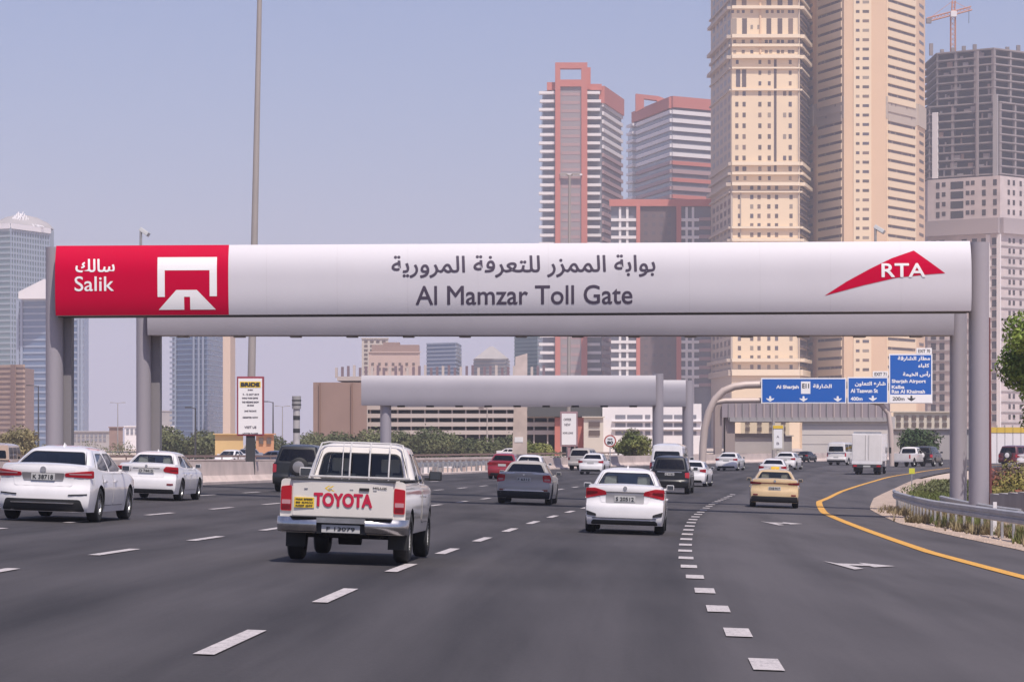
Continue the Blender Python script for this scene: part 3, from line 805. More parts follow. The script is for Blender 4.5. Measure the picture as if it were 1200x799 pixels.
def plate(c, root, z, txt, w_=.46, h=.13, x=0, ext=.03):
    y = min(c.ro(0, z - h/2), c.ro(0, z + h/2)) - ext
    p = obj('number_plate', box(x - w_/2, x + w_/2, y, y + .02, z - h/2, z + h/2, .004), M_plate, root)
    if txt: text(txt, x - w_*.43, x + w_*.43, z - h*.32, z + h*.32, M_blk, p, bold=.0025, y=y - .003)
    return p
def shark(c, root, m, y=None):
    z = c.gz1 + c.gcrown; y = y or c.gyrt + .35
    bm = bmesh.new(); vs = [bm.verts.new(v) for v in ((-.025, y, z - .02), (.025, y, z - .02), (.025, y + .16, z - .01), (-.025, y + .16, z - .01), (0, y + .01, z + .055))]
    for f in ((0, 1, 4), (1, 2, 4), (2, 3, 4), (3, 0, 4)): bm.faces.new([vs[i] for i in f])
    obj('antenna', bm, m, root)

SED = dict(L=4.62, hw=.885, sill=.19, belt=.93, wb=2.7, yr=.98, rw=.325, tr=.05, tf=.13, cr=.17, cf=.3, crown=.035, open=None,
    top=[(0, 1.04), (.3, 1.07), (.75, 1.05), (1.3, .99), (2.4, .95), (3.3, .95), (3.8, .9), (4.35, .78), (4.62, .66)],
    side=[(0, .93), (.2, .95), (.45, .99), (.62, 1.0), (.82, .985), (1.0, .95), (1.2, .92)],
    rear=[(.15, .14), (.24, .04), (.4, 0), (.6, .005), (.66, .04), (.8, .075), (.98, .05), (1.04, .06), (1.15, .07)],
    front=[(.15, .2), (.25, .06), (.45, 0), (.6, .04), (.8, .2)],
    gz0=.93, gz1=1.36, gyrb=.6, gyrt=1.36, gyft=2.82, gyfb=3.68, gwb=.80, gwt=.585, gcr=.14, gbr=.16, gxe=.87, gcp=(.42, .16), gcrown=.085,
    rwin=(.985, .93, .16, .93), rwr=.07, gcuts=[2.05], gpad=(.16, .03), gblind=None, seats=(1.35, 2.35))
def make_sedan(sp_over, m, label, group=None, tail=None, tailm=M_tail, txt='A 1058', glass=(M_gc, M_gd), lid=True, plate_z=.86, hw_scale=1, valance=True, roofm=None, extra=None, name='car', near=True, cat='car', refl=True):
    sp = dict(SED); sp.update(sp_over); c = Car(sp)
    root = thing(name, label, cat, group=group)
    c.body(m, root); c.house(roofm or m, root, *glass)
    if near: c.interior(root)
    spans = [(c.yr + .2, c.yr + .2 + .92), (c.yr + 1.13, c.yr + 2.12)] if c.L > 4.3 else [(c.yr + .2, c.yr + 1.0), (c.yr + 1.01, c.yr + 1.95)]
    doors(c, root, spans, m)
    handles(c, root, [spans[0][0] + .16, spans[1][0] + .16], m)
    mirrors(c, root, spans[1][1] - .1, c.belt + .09, m)
    for sd in (-1, 1):
        for yw in (c.yr, c.yr + c.wb): wheel(root, sd * (c.hw - .125), yw, c.rw, .22, sd)
    for i, (pts, mm) in enumerate(tail): lamp(c, root, pts, mm, eps=.012 + .004 * i)
    if lid: rpatch(c, root, 'boot_lid', lid if not lid is True else [(-.5, .7), (.5, .7), (.56, 1.0), (-.56, 1.0)], m, .05, .006)
    if valance: rpatch(c, root, 'lower_bumper', valance if not valance is True else [(-.7, .22), (.7, .22), (.66, .36), (-.66, .36)], M_blk, .05, .01)
    plate(c, root, plate_z, txt if near else None, ext=.02)
    if near:
        shark(c, root, roofm or m)
        if refl: lamp(c, root, [(.8, .45), (.62, .45), (.62, .5), (.8, .5)], M_tail2, r=.01, eps=.01, name='reflector')
        lamp(c, root, [(.5, .62), (.8, .6), (.8, .74), (.45, .7)], M_head, name='headlight', mapf=c.Fm, eps=.01)
        obj('exhaust', cyl((.5, .1, .24), (.5, .35, .24), .035, n=10), M_chr, root)
    if extra: extra(c, root, m)
    return root, c
def put(root, px, py, yaw=0, pitch=True, scale=1, c=None):
    X, Y = unproj(px, py); b = .034 * (1 if Y < 140 else max(0, 1 - (Y - 140)/120))
    th = math.atan(dX1(Y)) + R(yaw)
    # rear axle stands over the point
    x, y = X - math.sin(th) * .15, Y - math.cos(th) * .15
    g0 = G(x, y); g1 = G(x + math.sin(th) * 3.5, y + math.cos(th) * 3.5)
    root.location = (x, y, g0 + .012); root.rotation_euler = (math.atan((g1 - g0)/3.5) , b * math.cos(th), -th); root.scale = (scale,)*3
    return root

# ------------------------------------------------------------ the cars of the photo
lid_s = [(-.52, .68), (.52, .68), (.6, 1.02), (-.6, 1.02)]
def badge(c, root, z, r=.045):
    y = c.ro(0, z) - .02
    obj('badge', cyl((0, y, z), (0, y + .02, z), r, n=16), M_chr, root, smooth=40)
# 1 big white sedan at left
def ex_kia(c, root, m):
    badge(c, root, .99, .06)
    rpatch(c, root, 'chrome_strip', [(-.6, .345), (.6, .345), (.62, .365), (-.62, .365)], M_chr, .005, .03)
    rpatch(c, root, 'boot_garnish', [(-.38, .77), (.38, .77), (.42, .93), (-.42, .93)], PS, .03, .012)
    lamp(c, root, [(.84, .52), (.5, .5), (.5, .525), (.84, .545)], M_blk, r=.008, eps=.01, name='bumper_vent')
r1, c1 = make_sedan(dict(L=4.86, hw=.93, belt=.95, rw=.335, wb=2.8, yr=1.02, gwb=.83, gwt=.60, gyrb=.40, gyrt=1.42, gyfb=3.98, gyft=3.05, gz1=1.37, gcrown=.09,
    top=[(0, 1.06), (.25, 1.09), (.75, 1.06), (1.3, 1.0), (2.4, .97), (3.4, .97), (3.9, .92), (4.5, .8), (4.86, .66)], gcuts=[2.2], rwin=(1.0, .95, .2, .93), gcp=(.62, .2), cr=.24),
    PW, 'large white sedan with very dark rear window at the left edge', 'car', tail=[([(.93, .84), (.42, .86), (.42, .93), (.93, .99)], M_tail), ([(.9, .9), (.5, .9), (.5, .925), (.9, .93)], M_lite)],
    txt='K 38718', glass=(M_gd, M_gc), plate_z=.85, lid=[(-.56, .68), (.56, .68), (.62, 1.05), (-.62, 1.05)], valance=[(-.8, .2), (.8, .2), (.72, .43), (-.72, .43)], extra=ex_kia, refl=False)
put(r1, 50, 611, .6, scale=1.05)
# 2 second white sedan
def ex2(c, root, m):
    badge(c, root, 1.0, .04); rpatch(c, root, 'chrome_strip', [(-.4, .93), (.4, .93), (.4, .95), (-.4, .95)], M_chr, .004, .012)
r2, c2 = make_sedan(dict(L=4.85, hw=.92, gwb=.82), PW, 'white sedan on the far left lane in front of the gantry column, clear rear window', 'car',
    tail=[([(.92, .78), (.52, .84), (.5, .9), (.58, 1.0), (.92, .98)], M_tail), ([(.9, .86), (.7, .87), (.7, .9), (.9, .9)], M_tail2)],
    txt='D 74415', glass=(M_gc, M_gc), plate_z=.86, lid=lid_s, valance=[(-.82, .2), (.82, .2), (.8, .33), (-.8, .33)], extra=ex2)
put(r2, 171, 586, .3, scale=.98)
# 3 centre white sedan
def ex3(c, root, m):
    badge(c, root, 1.0, .045)
    rpatch(c, root, 'chrome_strip', [(-.42, .89), (.42, .89), (.42, .925), (-.42, .925)], M_chr, .006, .012)
    rpatch(c, root, 'plate_recess', [(-.42, .67), (.42, .67), (.42, .87), (-.42, .87)], mat('recess_grey', (.3, .29, .3), .5), .03, .008)
    lamp(c, root, [(.82, .4), (.62, .38), (.62, .43), (.84, .5)], M_blk, r=.012, eps=.011, name='bumper_vent')
    rpatch(c, root, 'bumper_crease', [(-.7, .34), (.7, .34), (.7, .352), (-.7, .352)], M_blk, .003, .012)
r3, c3 = make_sedan(dict(L=4.62, hw=.888, gwb=.8, cr=.15, gyrb=.56, gz1=1.37), PW, 'white sedan in the middle of the road with driver headrests showing', 'car',
    tail=[([(.86, .76), (.6, .82), (.4, .85), (.42, .93), (.66, 1.0), (.86, .99)], M_tail), ([(.84, .84), (.6, .88), (.6, .92), (.84, .92)], M_tail2)],
    txt='S 20512', glass=(M_gc, M_gc), plate_z=.765, lid=lid_s, valance=[(-.74, .2), (.74, .2), (.7, .3), (-.7, .3)], extra=ex3, refl=False)
put(r3, 731, 626, 0)
# 4 silver sedan
def ex4(c, root, m):
    rpatch(c, root, 'chrome_strip', [(-.66, .44), (.66, .44), (.68, .475), (-.68, .475)], PW, .006, .02)
    badge(c, root, .98, .035); lamp(c, root, [(.8, .995), (.3, 1.02), (.3, 1.035), (.8, 1.01)], M_chr, r=.003, eps=.01, name='trim')
r4, c4 = make_sedan(dict(L=4.82, hw=.91, gwb=.80, gwt=.57, top=[(0, 1.02), (.3, 1.05), (.75, 1.03), (1.3, .98), (2.4, .95), (3.3, .95), (3.9, .9), (4.5, .8), (4.82, .68)], crown=.03), PG,
    'brownish silver sedan ahead of the white pickup, its roof dark grey', 'car', tail=[([(.9, .72), (.64, .76), (.62, .96), (.84, .99), (.9, .9)], M_tail), ([(.86, .8), (.68, .81), (.68, .85), (.86, .85)], M_lite)],
    txt='F 6312', glass=(M_gd, M_gd), plate_z=.82, lid=lid_s, valance=[(-.86, .2), (.86, .2), (.88, .43), (-.88, .43)], extra=ex4)
put(r4, 613, 591, -.4, scale=1.02)
# 5 taxi
def ex5(c, root, m):
    t = obj('roof_sign', box(-.16, .16, c.gyrt + .5, c.gyrt + .62, c.gz1 + .07, c.gz1 + .17, .03), M_stick, root)
    rpatch(c, root, 'tail_strip', [(-.62, .9), (.62, .9), (.62, .925), (-.62, .925)], M_tail2, .005, .012)
    badge(c, root, .99, .05)
r5, c5 = make_sedan(dict(L=4.87, hw=.925, gwb=.83, gwt=.6), PT, 'beige taxi sedan in the exit lane with a small yellow roof sign', 'taxi',
    tail=[([(.92, .86), (.5, .87), (.5, .93), (.92, .96)], M_tail2)], txt='DXB 9417', glass=(M_gc, M_gc), plate_z=.72, lid=lid_s,
    valance=[(-.88, .2), (.88, .2), (.86, .42), (-.86, .42)], extra=ex5)
put(r5, 907, 595, -.3)

# ---- tall cars
SUV = dict(SED); SUV.update(dict(L=4.95, hw=.975, sill=.3, belt=1.12, wb=2.85, yr=1.1, rw=.385, tr=.03, tf=.1, cr=.16, cf=.25, crown=.02,
    top=[(0, 1.14), (2.0, 1.13), (3.2, 1.13), (3.6, 1.1), (4.6, .98), (4.95, .85)], side=[(0, .95), (.25, .97), (.45, 1.0), (.7, 1.0), (.9, .985), (1.1, .95)],
    rear=[(.25, .1), (.4, .01), (.6, 0), (.7, .07), (.9, .08), (1.15, .1)], front=[(.2, .2), (.35, .02), (.9, .03), (1.1, .1)],
    gz0=1.1, gz1=1.76, gyrb=.07, gyrt=.34, gyft=2.95, gyfb=3.65, gwb=.925, gwt=.735, gcr=.1, gbr=.1, gxe=.86, gcp=(.3, .22), gcrown=.1,
    rwin=(.97, .95, .1, .88), rwr=.09, gcuts=[1.35, 2.35], gpad=(.06, .04), seats=(1.6, 2.6)))
def make_suv(over, m, label, glass=(M_gd, M_gd), tail=None, txt='L 42', near=True, extra=None, name='car', cat='car', plate_z=.95, val=True, sx=(1.5, 2.4, 3.3), tm=M_tail):
    sp = dict(SUV); sp.update(over); c = Car(sp); root = thing(name, label, cat)
    c.body(m, root); c.house(m, root, *glass)
    if near: c.interior(root, M_seatd)
    doors(c, root, [(sx[0], sx[1]), (sx[1] + .01, sx[2])], m); handles(c, root, [sx[0] + .15, sx[1] + .16], m)
    mirrors(c, root, sx[2] - .05, c.belt + .1, m, 1.25)
    for sd in (-1, 1):
        for yw in (c.yr, c.yr + c.wb): wheel(root, sd * (c.hw - .14), yw, c.rw, .26, sd)
    for pts, mm in (tail or [([(.96, .78), (.76, .8), (.74, 1.04), (.96, 1.06)], tm)]): lamp(c, root, pts, mm)
    rpatch(c, root, 'tailgate', [(-.72, .68), (.72, .68), (.74, 1.1), (-.74, 1.1)], m, .06, .006)
    if val: rpatch(c, root, 'lower_bumper', [(-.8, .3), (.8, .3), (.8, .42), (-.8, .42)], M_blk, .03, .01)
    plate(c, root, plate_z, txt)
    lamp(c, root, [(.5, .7), (.85, .68), (.85, .88), (.5, .88)], M_head, name='headlight', mapf=c.Fm, eps=.01)
    if extra: extra(c, root, m)
    return root, c
def ex6(c, root, m):
    rpatch(c, root, 'chrome_strip', [(-.6, 1.04), (.6, 1.04), (.6, 1.08), (-.6, 1.08)], M_chr, .008, .014)
    for sd in (-1, 1): obj('roof_rail', tube([(sd*.66, .6, 1.84), (sd*.66, .75, 1.9), (sd*.66, 2.7, 1.9), (sd*.66, 2.85, 1.84)], .018, 6), M_blk, root)
r6, c6 = make_suv({}, PK, 'large black suv to the right of the middle white sedan', txt='C 9182', extra=ex6)
put(r6, 784, 578.5, .8, scale=.97)
def spare(c, root, m, col=M_blk, white=False):
    o = obj('spare_wheel', lathe([(-.13, .001), (-.13, .30), (-.1, .36), (.08, .37), (.1, .3)], 24), col, root, smooth=40)
    o.rotation_euler = (0, 0, R(90)); o.location = (.12, -.1, .98)
    b = lathe([(-.14, .001), (-.14, .2), (-.125, .24)], 20); p = obj('wheel_cover', b, PS if not white else PW, o, smooth=40)
r7, c7 = make_suv(dict(rw=.39), PDG, 'dark suv with rear spare wheel half hidden behind the white pickup', extra=lambda c, r, m: spare(c, r, m), plate_z=.6,
    tail=[([(.96, .74), (.8, .76), (.8, 1.06), (.96, 1.08)], M_tail)])
put(r7, 347, 577, .1, scale=.95)
r8, c8 = make_suv(dict(L=4.7, gz1=1.7), PG, 'grey suv far ahead next to a small white sedan', near=False, txt=None, val=True,
    tail=[([(.96, .82), (.8, .84), (.8, 1.04), (.96, 1.06)], M_tail2)])
put(r8, 679, 551, .5, scale=.96)
# small white sedans and others ahead, each its own build
def far_sedan(m, label, px, py, yaw=0, over={}, scale=1, glass=(M_gd, M_gd), tail=None, cat='car'):
    r_, c_ = make_sedan(over, m, label, tail=tail or [([(.88, .78), (.55, .84), (.55, .93), (.88, .97)], M_tail)], cat=cat, txt=None, glass=glass, plate_z=.82, near=False)
    put(r_, px, py, yaw, scale=scale); return r_
far_sedan(PW, 'small white sedan beside the grey suv, turned slightly right', 692, 556, 1.2, dict(L=4.3, hw=.85, gz1=1.4))
far_sedan(PR, 'dark red car just left of the brownish silver sedan', 588, 561.5, -.5, dict(L=4.4, gz1=1.44, gyrb=.3, gyrt=.9, rwin=(.98, .93, .2, .9)), glass=(M_gd, M_gc))
far_sedan(PW, 'white car whose roof shows over the silver sedan', 617, 566, .2, dict(gz1=1.44))
far_sedan(PW, 'white sedan glimpsed at the right flank of the black suv', 808, 570, 3.2, {})
far_sedan(PW, 'white sedan alone in the lane left of the overhead sign gantry', 851, 551.5, .5, {})
far_sedan(PW, 'white sedan directly ahead of the beige taxi', 905, 564, .6, {})
far_sedan(PW, 'white hatchback ahead of the taxi, right of the blue-sign mast', 919, 550.5, .8, dict(gyrb=.3, gyrt=.8, L=4.2))
far_sedan(PK, 'dark car by the pale abutment wall beneath the sign', 939, 541.5, 0, {}, .8)
far_sedan(PW2, 'white car on the opposite road behind the round speed sign', 738, 537.8, 170, dict(gz1=1.42))
far_sedan(PW, 'white car nose-on behind the left concrete barrier under the advert board', 281, 545.5, 178, {}, 1.0)
far_sedan(PS, 'silver car beside the white one behind the left concrete barrier', 300, 543, 176, dict(gz1=1.42))
far_sedan(PN, 'dark blue low car behind the left barrier right of the advert board', 308, 547.5, 120, {}, .95)
far_sedan(PW2, 'white car far away beyond the guardrail left of the concrete pylon', 585, 537, 90, {}, .9)

# ---- high vans
VAN = dict(SUV); VAN.update(dict(L=5.2, hw=.93, sill=.26, belt=1.2, wb=2.6, yr=1.15, rw=.34, top=[(0, 1.22), (4.2, 1.2), (4.9, 1.05), (5.2, .9)], gz0=1.18, gz1=2.02, gyrb=.03, gyrt=.12,
    gyft=3.75, gyfb=4.6, gwb=.9, gwt=.8, gcr=.05, gbr=.05, gcp=(.15, .15), gcuts=[1.4, 2.6], seats=(1.4, 3.2), rwin=(.94, .9, .08, .66), tf=.08, gcrown=.14))
def make_van(label, px, py, yaw, over={}, m=PW, scale=1, blind=None, tail=None):
    sp = dict(VAN); sp.update(over); sp['gblind'] = blind; c = Car(sp); root = thing('passenger_van', label, 'van')
    c.body(m, root); c.house(m, root, M_gd, M_gd)
    doors(c, root, [(1.7, 2.8), (2.81, 3.9)], m); mirrors(c, root, 4.0, 1.35, m, 1.3)
    for sd in (-1, 1):
        for yw in (c.yr, c.yr + c.wb): wheel(root, sd * (c.hw - .13), yw, c.rw, .22, sd)
    lamp(c, root, [(.92, .8), (.8, .8), (.8, 1.12), (.92, 1.12)], M_tail)
    rpatch(c, root, 'tailgate', [(-.7, .6), (.7, .6), (.7, 1.15), (-.7, 1.15)], m, .05, .006)
    rpatch(c, root, 'lower_bumper', [(-.85, .28), (.85, .28), (.85, .48), (-.85, .48)], M_blk, .03, .01)
    lamp(c, root, [(.5, .7), (.85, .7), (.85, .9), (.5, .9)], M_head, name='headlight', mapf=c.Fm, eps=.01)
    plate(c, root, .75, None); put(root, px, py, yaw, scale=scale); return root
make_van('white high-roof van ahead of the black suv', 781, 567, .8, scale=1.08)
make_van('cream passenger van left of the white box truck', 980, 545, 2.2, m=PW2)
make_van('white minibus seen side-on in front of the long green hedge', 541, 528.3, 84, scale=.95)

# ---- white pickup
PU = dict(SUV); PU.update(dict(L=5.2, hw=.885, sill=.42, belt=1.15, wb=3.085, yr=1.18, rw=.375, tr=.0, tf=.1, cr=.035, cf=.22, crown=.0, open=(.07, 2.22),
    top=[(0, 1.17), (2.2, 1.17), (2.3, 1.13), (3.9, 1.11), (4.2, 1.08), (4.9, .99), (5.2, .86)], side=[(0, .95), (.3, .96), (.42, .985), (.6, 1.0), (.85, 1.0), (1.02, .985), (1.1, .97)],
    rear=[(.2, .2), (.5, .08), (.6, .07), (1.17, .05)],
    gz0=1.1, gz1=1.64, gyrb=2.3, gyrt=2.44, gyft=3.55, gyfb=4.25, gwb=.84, gwt=.66, gcr=.05, gbr=.1, gxe=.86, gcp=(.16, .14), gcrown=.09,
    rwin=(.92, .95, .12, .86), rwr=.1, gcuts=[2.85], gpad=(.03, .03), seats=(2.55, 3.2)))
c = Car(PU); pk = thing('pickup_truck', 'white pickup truck with red TOYOTA lettering on its tailgate, bars across the rear window', 'pickup')
PW_ = PW; PW = paint('paint_cream_white', (.72, .67, .62)); body = c.body(PW, pk); c.house(PW, pk, M_gc, M_gc); c.interior(pk, M_seat, rows=(3.0,))
# cargo bed: floor, inner walls and the rails
bm = bmesh.new()
add_box(bm, -.78, .78, .12, 2.2, .6, .64); add_box(bm, -.8, -.74, .1, 2.2, .6, 1.155); add_box(bm, .74, .8, .1, 2.2, .6, 1.155); add_box(bm, -.78, .78, 2.18, 2.28, .6, 1.165); add_box(bm, -.78, .78, .1, .14, .6, 1.15)
obj('cargo_bed', bm, PW, pk)
for sd in (-1, 1): obj('bed_rail', box(sd*.83 - .04, sd*.83 + .04, .08, 2.25, 1.172, 1.195, .008), M_blk, pk)
doors(c, pk, [(2.72, 3.75)], PW, z0=.56); handles(c, pk, [2.9], M_chr); mirrors(c, pk, 3.72, 1.25, PW, 1.15, mr=M_blk)
tg = rpatch(c, pk, 'tailgate', [(-.705, .66), (.705, .66), (.705, 1.155), (-.705, 1.155)], PW, .02, .016, rings=3)
yt = c.ro(.4, .9) - .02
text('TOYOTA', -.41, .42, .79, .99, mat('letter_red', (.50, .012, .05), .4), tg, bold=.011, y=yt - .003)
text('HILUX', .42, .62, 1.06, 1.09, M_dark, tg, bold=.002, y=yt - .003)
st = obj('sticker', box(-.68, -.40, yt - .003, yt + .01, .77, .915, 0), M_stick, tg)
for i in range(3): text(['MAX SPEED', '80 KM/H', 'KEEP OFF'][i], -.66, -.42, .875 - .045*i, .9 - .045*i, M_dark, st, bold=.002, y=yt - .006)
bm = bmesh.new()
for k in range(2):
    o_ = -.26 + k*.055; f = bm.faces.new([bm.verts.new((x, yt - .003, z)) for x, z in ((o_, 1.05), (o_ + .06, 1.09), (o_ + .09, 1.09), (o_ + .03, 1.05), (o_ + .09, 1.01), (o_ + .06, 1.01))])
bm.normal_update(); bmesh.ops.triangulate(bm, faces=bm.faces[:]); bmesh.ops.recalc_face_normals(bm, faces=bm.faces)
obj('chevron_sticker', bm, M_stick, tg)
obj('tailgate_handle', box(.23, .37, yt - .02, yt + .01, 1.03, 1.07, .008), M_blk, tg)
for x in (-.52, -.18, .12, .45): obj('tailgate_fitting', box(x - .025, x + .025, yt - .006, yt + .004, 1.03, 1.05, .004), M_post, tg)
obj('tailgate_top', box(-.74, .74, .02, .12, 1.16, 1.185, .01), M_dark, pk)
for sd in (-1, 1):
    a = poly_patch('tail_light', roundpoly([(sd*.72, .72), (sd*.875, .72), (sd*.875, 1.06), (sd*.72, 1.08)][::sd], .025), c.Rm, .02, M_tail, pk, skirt=.05)
    for z0, z1, mm in ((.74, .8, M_tail2), (.815, .875, M_lite)): poly_patch('lens', roundpoly([(sd*.735, z0), (sd*.86, z0), (sd*.86, z1), (sd*.735, z1)][::sd], .01), c.Rm, .024, mm, a, skirt=.01)
# chrome step bumper
bm = bmesh.new()
prof = [(-.93, .16), (-.9, .0), (-.8, -.09), (-.34, -.13), (.34, -.13), (.8, -.09), (.9, .0), (.93, .16)]
for i in range(len(prof) - 1):
    (xa, ya), (xb, yb) = prof[i], prof[i+1]
    if i == 3:
        zs_ = ((.57, .64),)
    else: zs_ = ((.43, .64),)
    for z0, z1 in zs_:
        rowz = []
        for j in range(9):
            q_ = j / 8; zz_ = z0 + (z1 - z0) * q_; dy_ = .05 * (2*q_ - 1) ** 2 * (1 if q_ > .5 else 1.6) if z0 < .5 else .0
            rowz.append((bm.verts.new((xa, ya + dy_, zz_)), bm.verts.new((xb, yb + dy_, zz_))))
        rowz = [(bm.verts.new((xa, ya + .14, z0)), bm.verts.new((xb, yb + .14, z0)))] + rowz + [(bm.verts.new((xa, ya + .14, z1)), bm.verts.new((xb, yb + .14, z1)))]
        for (p_, q_), (r_, s_) in zip(rowz, rowz[1:]): bm.faces.new((p_, q_, s_, r_))
bmesh.ops.remove_doubles(bm, verts=bm.verts, dist=.0005); bmesh.ops.recalc_face_normals(bm, faces=bm.faces)
obj('rear_bumper', bm, mat('bumper_chrome', (.5, .49, .49), .22, .95, var=.15, vscale=6), pk, smooth=50)
obj('bumper_step', box(-.72, .72, -.12, .02, .642, .652, .003), M_dark, pk)
obj('plate_recess', box(-.36, .36, -.06, .0, .42, .57), M_blk, pk)
pl = obj('number_plate', box(-.27, .27, -.085, -.07, .435, .545, .004), M_plate, pk)
text('F 13079', -.2, .2, .465, .515, M_blk, pl, bold=.002, y=-.089)
bm = bmesh.new()   # axle, leaf springs, tank and spare hanging below
add_cyl(bm, (-.7, 1.18, .375), (.7, 1.18, .375), .05); add_cyl(bm, (-.16, 1.18, .375), (.16, 1.18, .375), .14)
for sd in (-1, 1): add_box(bm, sd*.5 - .03, sd*.5 + .03, .45, 2.0, .36, .4)
for sd in (-1, 1): add_box(bm, sd*.42 - .04, sd*.42 + .04, .05, 4.8, .44, .56)
add_cyl(bm, (0, .62, .36), (0, .62, .5), .33, n=20); add_box(bm, -.75, .75, .2, 4.9, .5, .58)
add_cyl(bm, (.5, .2, .4), (.5, 1.8, .4), .035)
obj('chassis', bm, M_under, pk)
for sd in (-1, 1):
    for yw in (c.yr, c.yr + c.wb): wheel(pk, sd * .76, yw, c.rw, .22, sd, rim=M_post, spokes=6)
    obj('mudflap', box(sd*.73 - .14, sd*.73 + .14, .72, .74, .2, .62, .004), M_blk, pk)
# bars guarding the rear window
bm_z = 1.68
M_bar = mat('bar_grey_white', (.50, .48, .48), .5)
for x in (-.27, -.16, .13, .42): obj('window_bar', tube([(x, 2.22, 1.12), (x, 2.24, 1.3), (x, 2.33, 1.6), (x, 2.42, bm_z + .02)], .012 if x != -.27 else .007, 8), M_bar, pk)
obj('window_bar', tube([(-.72, 2.24, 1.17), (-.66, 2.3, 1.5), (-.6, 2.4, 1.69), (-.5, 2.44, bm_z + .03), (.5, 2.44, bm_z + .03), (.6, 2.4, 1.69), (.66, 2.3, 1.5), (.72, 2.24, 1.17)], .013, 8), M_bar, pk)
obj('window_bar', tube([(-.74, 2.22, 1.2), (.74, 2.22, 1.2)], .018, 8), M_post, pk)
lamp(c, pk, [(.5, .7), (.82, .7), (.82, .88), (.5, .88)], M_head, name='headlight', mapf=c.Fm, eps=.01)
put(pk, 400, 661, .1, scale=1.0)

PW = PW_
# silver pickup far off
sp = dict(PU); sp['open'] = None; c = Car(sp); fp_ = thing('pickup_truck', 'pale pickup truck far off in front of the dense green tree', 'pickup'); c.body(PW2, fp_); c.house(PW2, fp_, M_gd, M_gd)
for sd in (-1, 1):
    for yw in (c.yr, c.yr + c.wb): wheel(fp_, sd * .76, yw, c.rw, .22, sd)
lamp(c, fp_, [(.86, .72), (.74, .72), (.74, 1.05), (.86, 1.05)], M_tail)
put(fp_, 1056, 547, 8)
rj, cj = make_suv(dict(L=4.3, gz1=1.68), PK, 'black off-road car with pale round spare wheel by the green tree', near=False, txt=None, extra=lambda c, r, m: spare(c, r, m, M_blk, True))
put(rj, 1080, 546.5, 4)
rj, cj = make_suv(dict(L=4.6), paint('paint_maroon', (.10, .015, .018)), 'dark maroon suv with spare wheel parked before the white fence at right', near=False, txt=None, extra=lambda c, r, m: spare(c, r, m, M_blk, True))
put(rj, 1181, 546.5, 20)
far_sedan(PW, 'white car at the right edge in front of the yellow-topped fence', 1202, 547, 20, {})
make_van('tan van at the left edge seen past the large white sedan', -7, 562, -4, m=paint('paint_tan', (.5, .36, .27)), scale=.72)

# box truck
bt = thing('box_truck', 'white box truck seen from behind near the pale abutment wall', 'truck')
box_m = obj('cargo_box', box(-1.08, 1.08, .0, 4.6, .95, 2.95, .03), PW, bt)
for x in (-.54, .54): obj('rear_door', box(x - .51, x + .51, -.02, .0, 1.02, 2.88, .008), PW2, box_m)
for x in (-.12, .12): obj('door_bar', cyl((x, -.035, 1.05), (x, -.035, 2.85), .015, n=6), M_chr, box_m)
obj('roof_rail', box(-1.0, 1.0, .1, .16, 2.96, 3.1, .01), M_galv, bt)
obj('frame', box(-.5, .5, .1, 6.4, .6, .8), M_under, bt)
cabm = obj('cab', box(-1.0, 1.0, 4.75, 6.5, .5, 2.3, .12), PW, bt, smooth=40)
obj('windscreen', box(-.88, .88, 6.49, 6.52, 1.3, 2.05, .01), M_gd, cabm)
obj('rear_bumper', box(-1.05, 1.05, -.12, .02, .5, .72, .02), M_dark, bt)
obj('side_panel', box(-1.1, 1.1, -.06, .3, .74, .95, .02), PW, bt)
for sd in (-1, 1):
    obj('tail_light', box(sd*.85 - .14, sd*.85 + .14, -.15, -.1, .56, .68, .01), M_tail, bt)
    for yw, xx in ((1.2, .82), (1.2, .56), (5.4, .86)):
        w_ = wheel(bt, sd * xx, yw, .42, .22, sd)
    obj('mirror', box(sd*1.22 - .08, sd*1.22 + .08, 6.2, 6.26, 1.5, 1.95, .02), M_blk, bt)
    obj('mudflap', box(sd*.72 - .3, sd*.72 + .3, .6, .63, .2, .7), M_blk, bt)
obj('number_plate', box(-.26, .26, -.14, -.12, .54, .66, .004), M_plate, bt)
put(bt, 1016, 556, 1.0)

# ------------------------------------------------------------ buildings
UNIT = {}
def unit_mesh(m):
    if m.name not in UNIT:
        me = bpy.data.meshes.new('block'); b = bmesh.new(); add_box(b, -.5, .5, -.5, .5, -.5, .5); b.to_mesh(me); b.free(); me.materials.append(m); UNIT[m.name] = me
    return UNIT[m.name]
class Face:
    """vertical wall from A to B (world x,y); outward normal on the right hand when going A -> B seen from above is toward -y"""
    def __init__(s, A, B):
        s.A = Vector(A); s.B = Vector(B); d = s.B - s.A; s.L = d.length; s.d = d / s.L; s.n = Vector((s.d.y, -s.d.x))
        s.ang = math.atan2(s.d.y, s.d.x)
    def pt(s, u, out): p = s.A + s.d * u + s.n * out; return p
    def u_px(s, px):       # distance along the wall where the column of the photo meets it
        k = (px - 600) / F; den = s.d.x - k * s.d.y
        return (k * s.A.y - s.A.x) / den
    def part(s, parent, name, m, u0, u1, z0, z1, o0, o1):
        """one box piece; o0..o1 outward offsets; shares one mesh with its like"""
        o = bpy.data.objects.new(name, unit_mesh(m)); COL.objects.link(o); o.parent = parent
        p = s.pt((u0+u1)/2, (o0+o1)/2); o.location = (p.x, p.y, (z0+z1)/2); o.rotation_euler = (0, 0, s.ang)
        o.scale = (abs(u1-u0), abs(o1-o0), abs(z1-z0)); return o
    def add(s, bm, u0, u1, z0, z1, o0, o1):
        M = Matrix.Translation((*s.pt(0, 0), 0)) @ Matrix.Rotation(s.ang, 4, 'Z')
        add_box(bm, u0, u1, -o1, -o0, z0, z1, M)
def bt_(name, label, cat='tower'): return thing(name, label, cat)
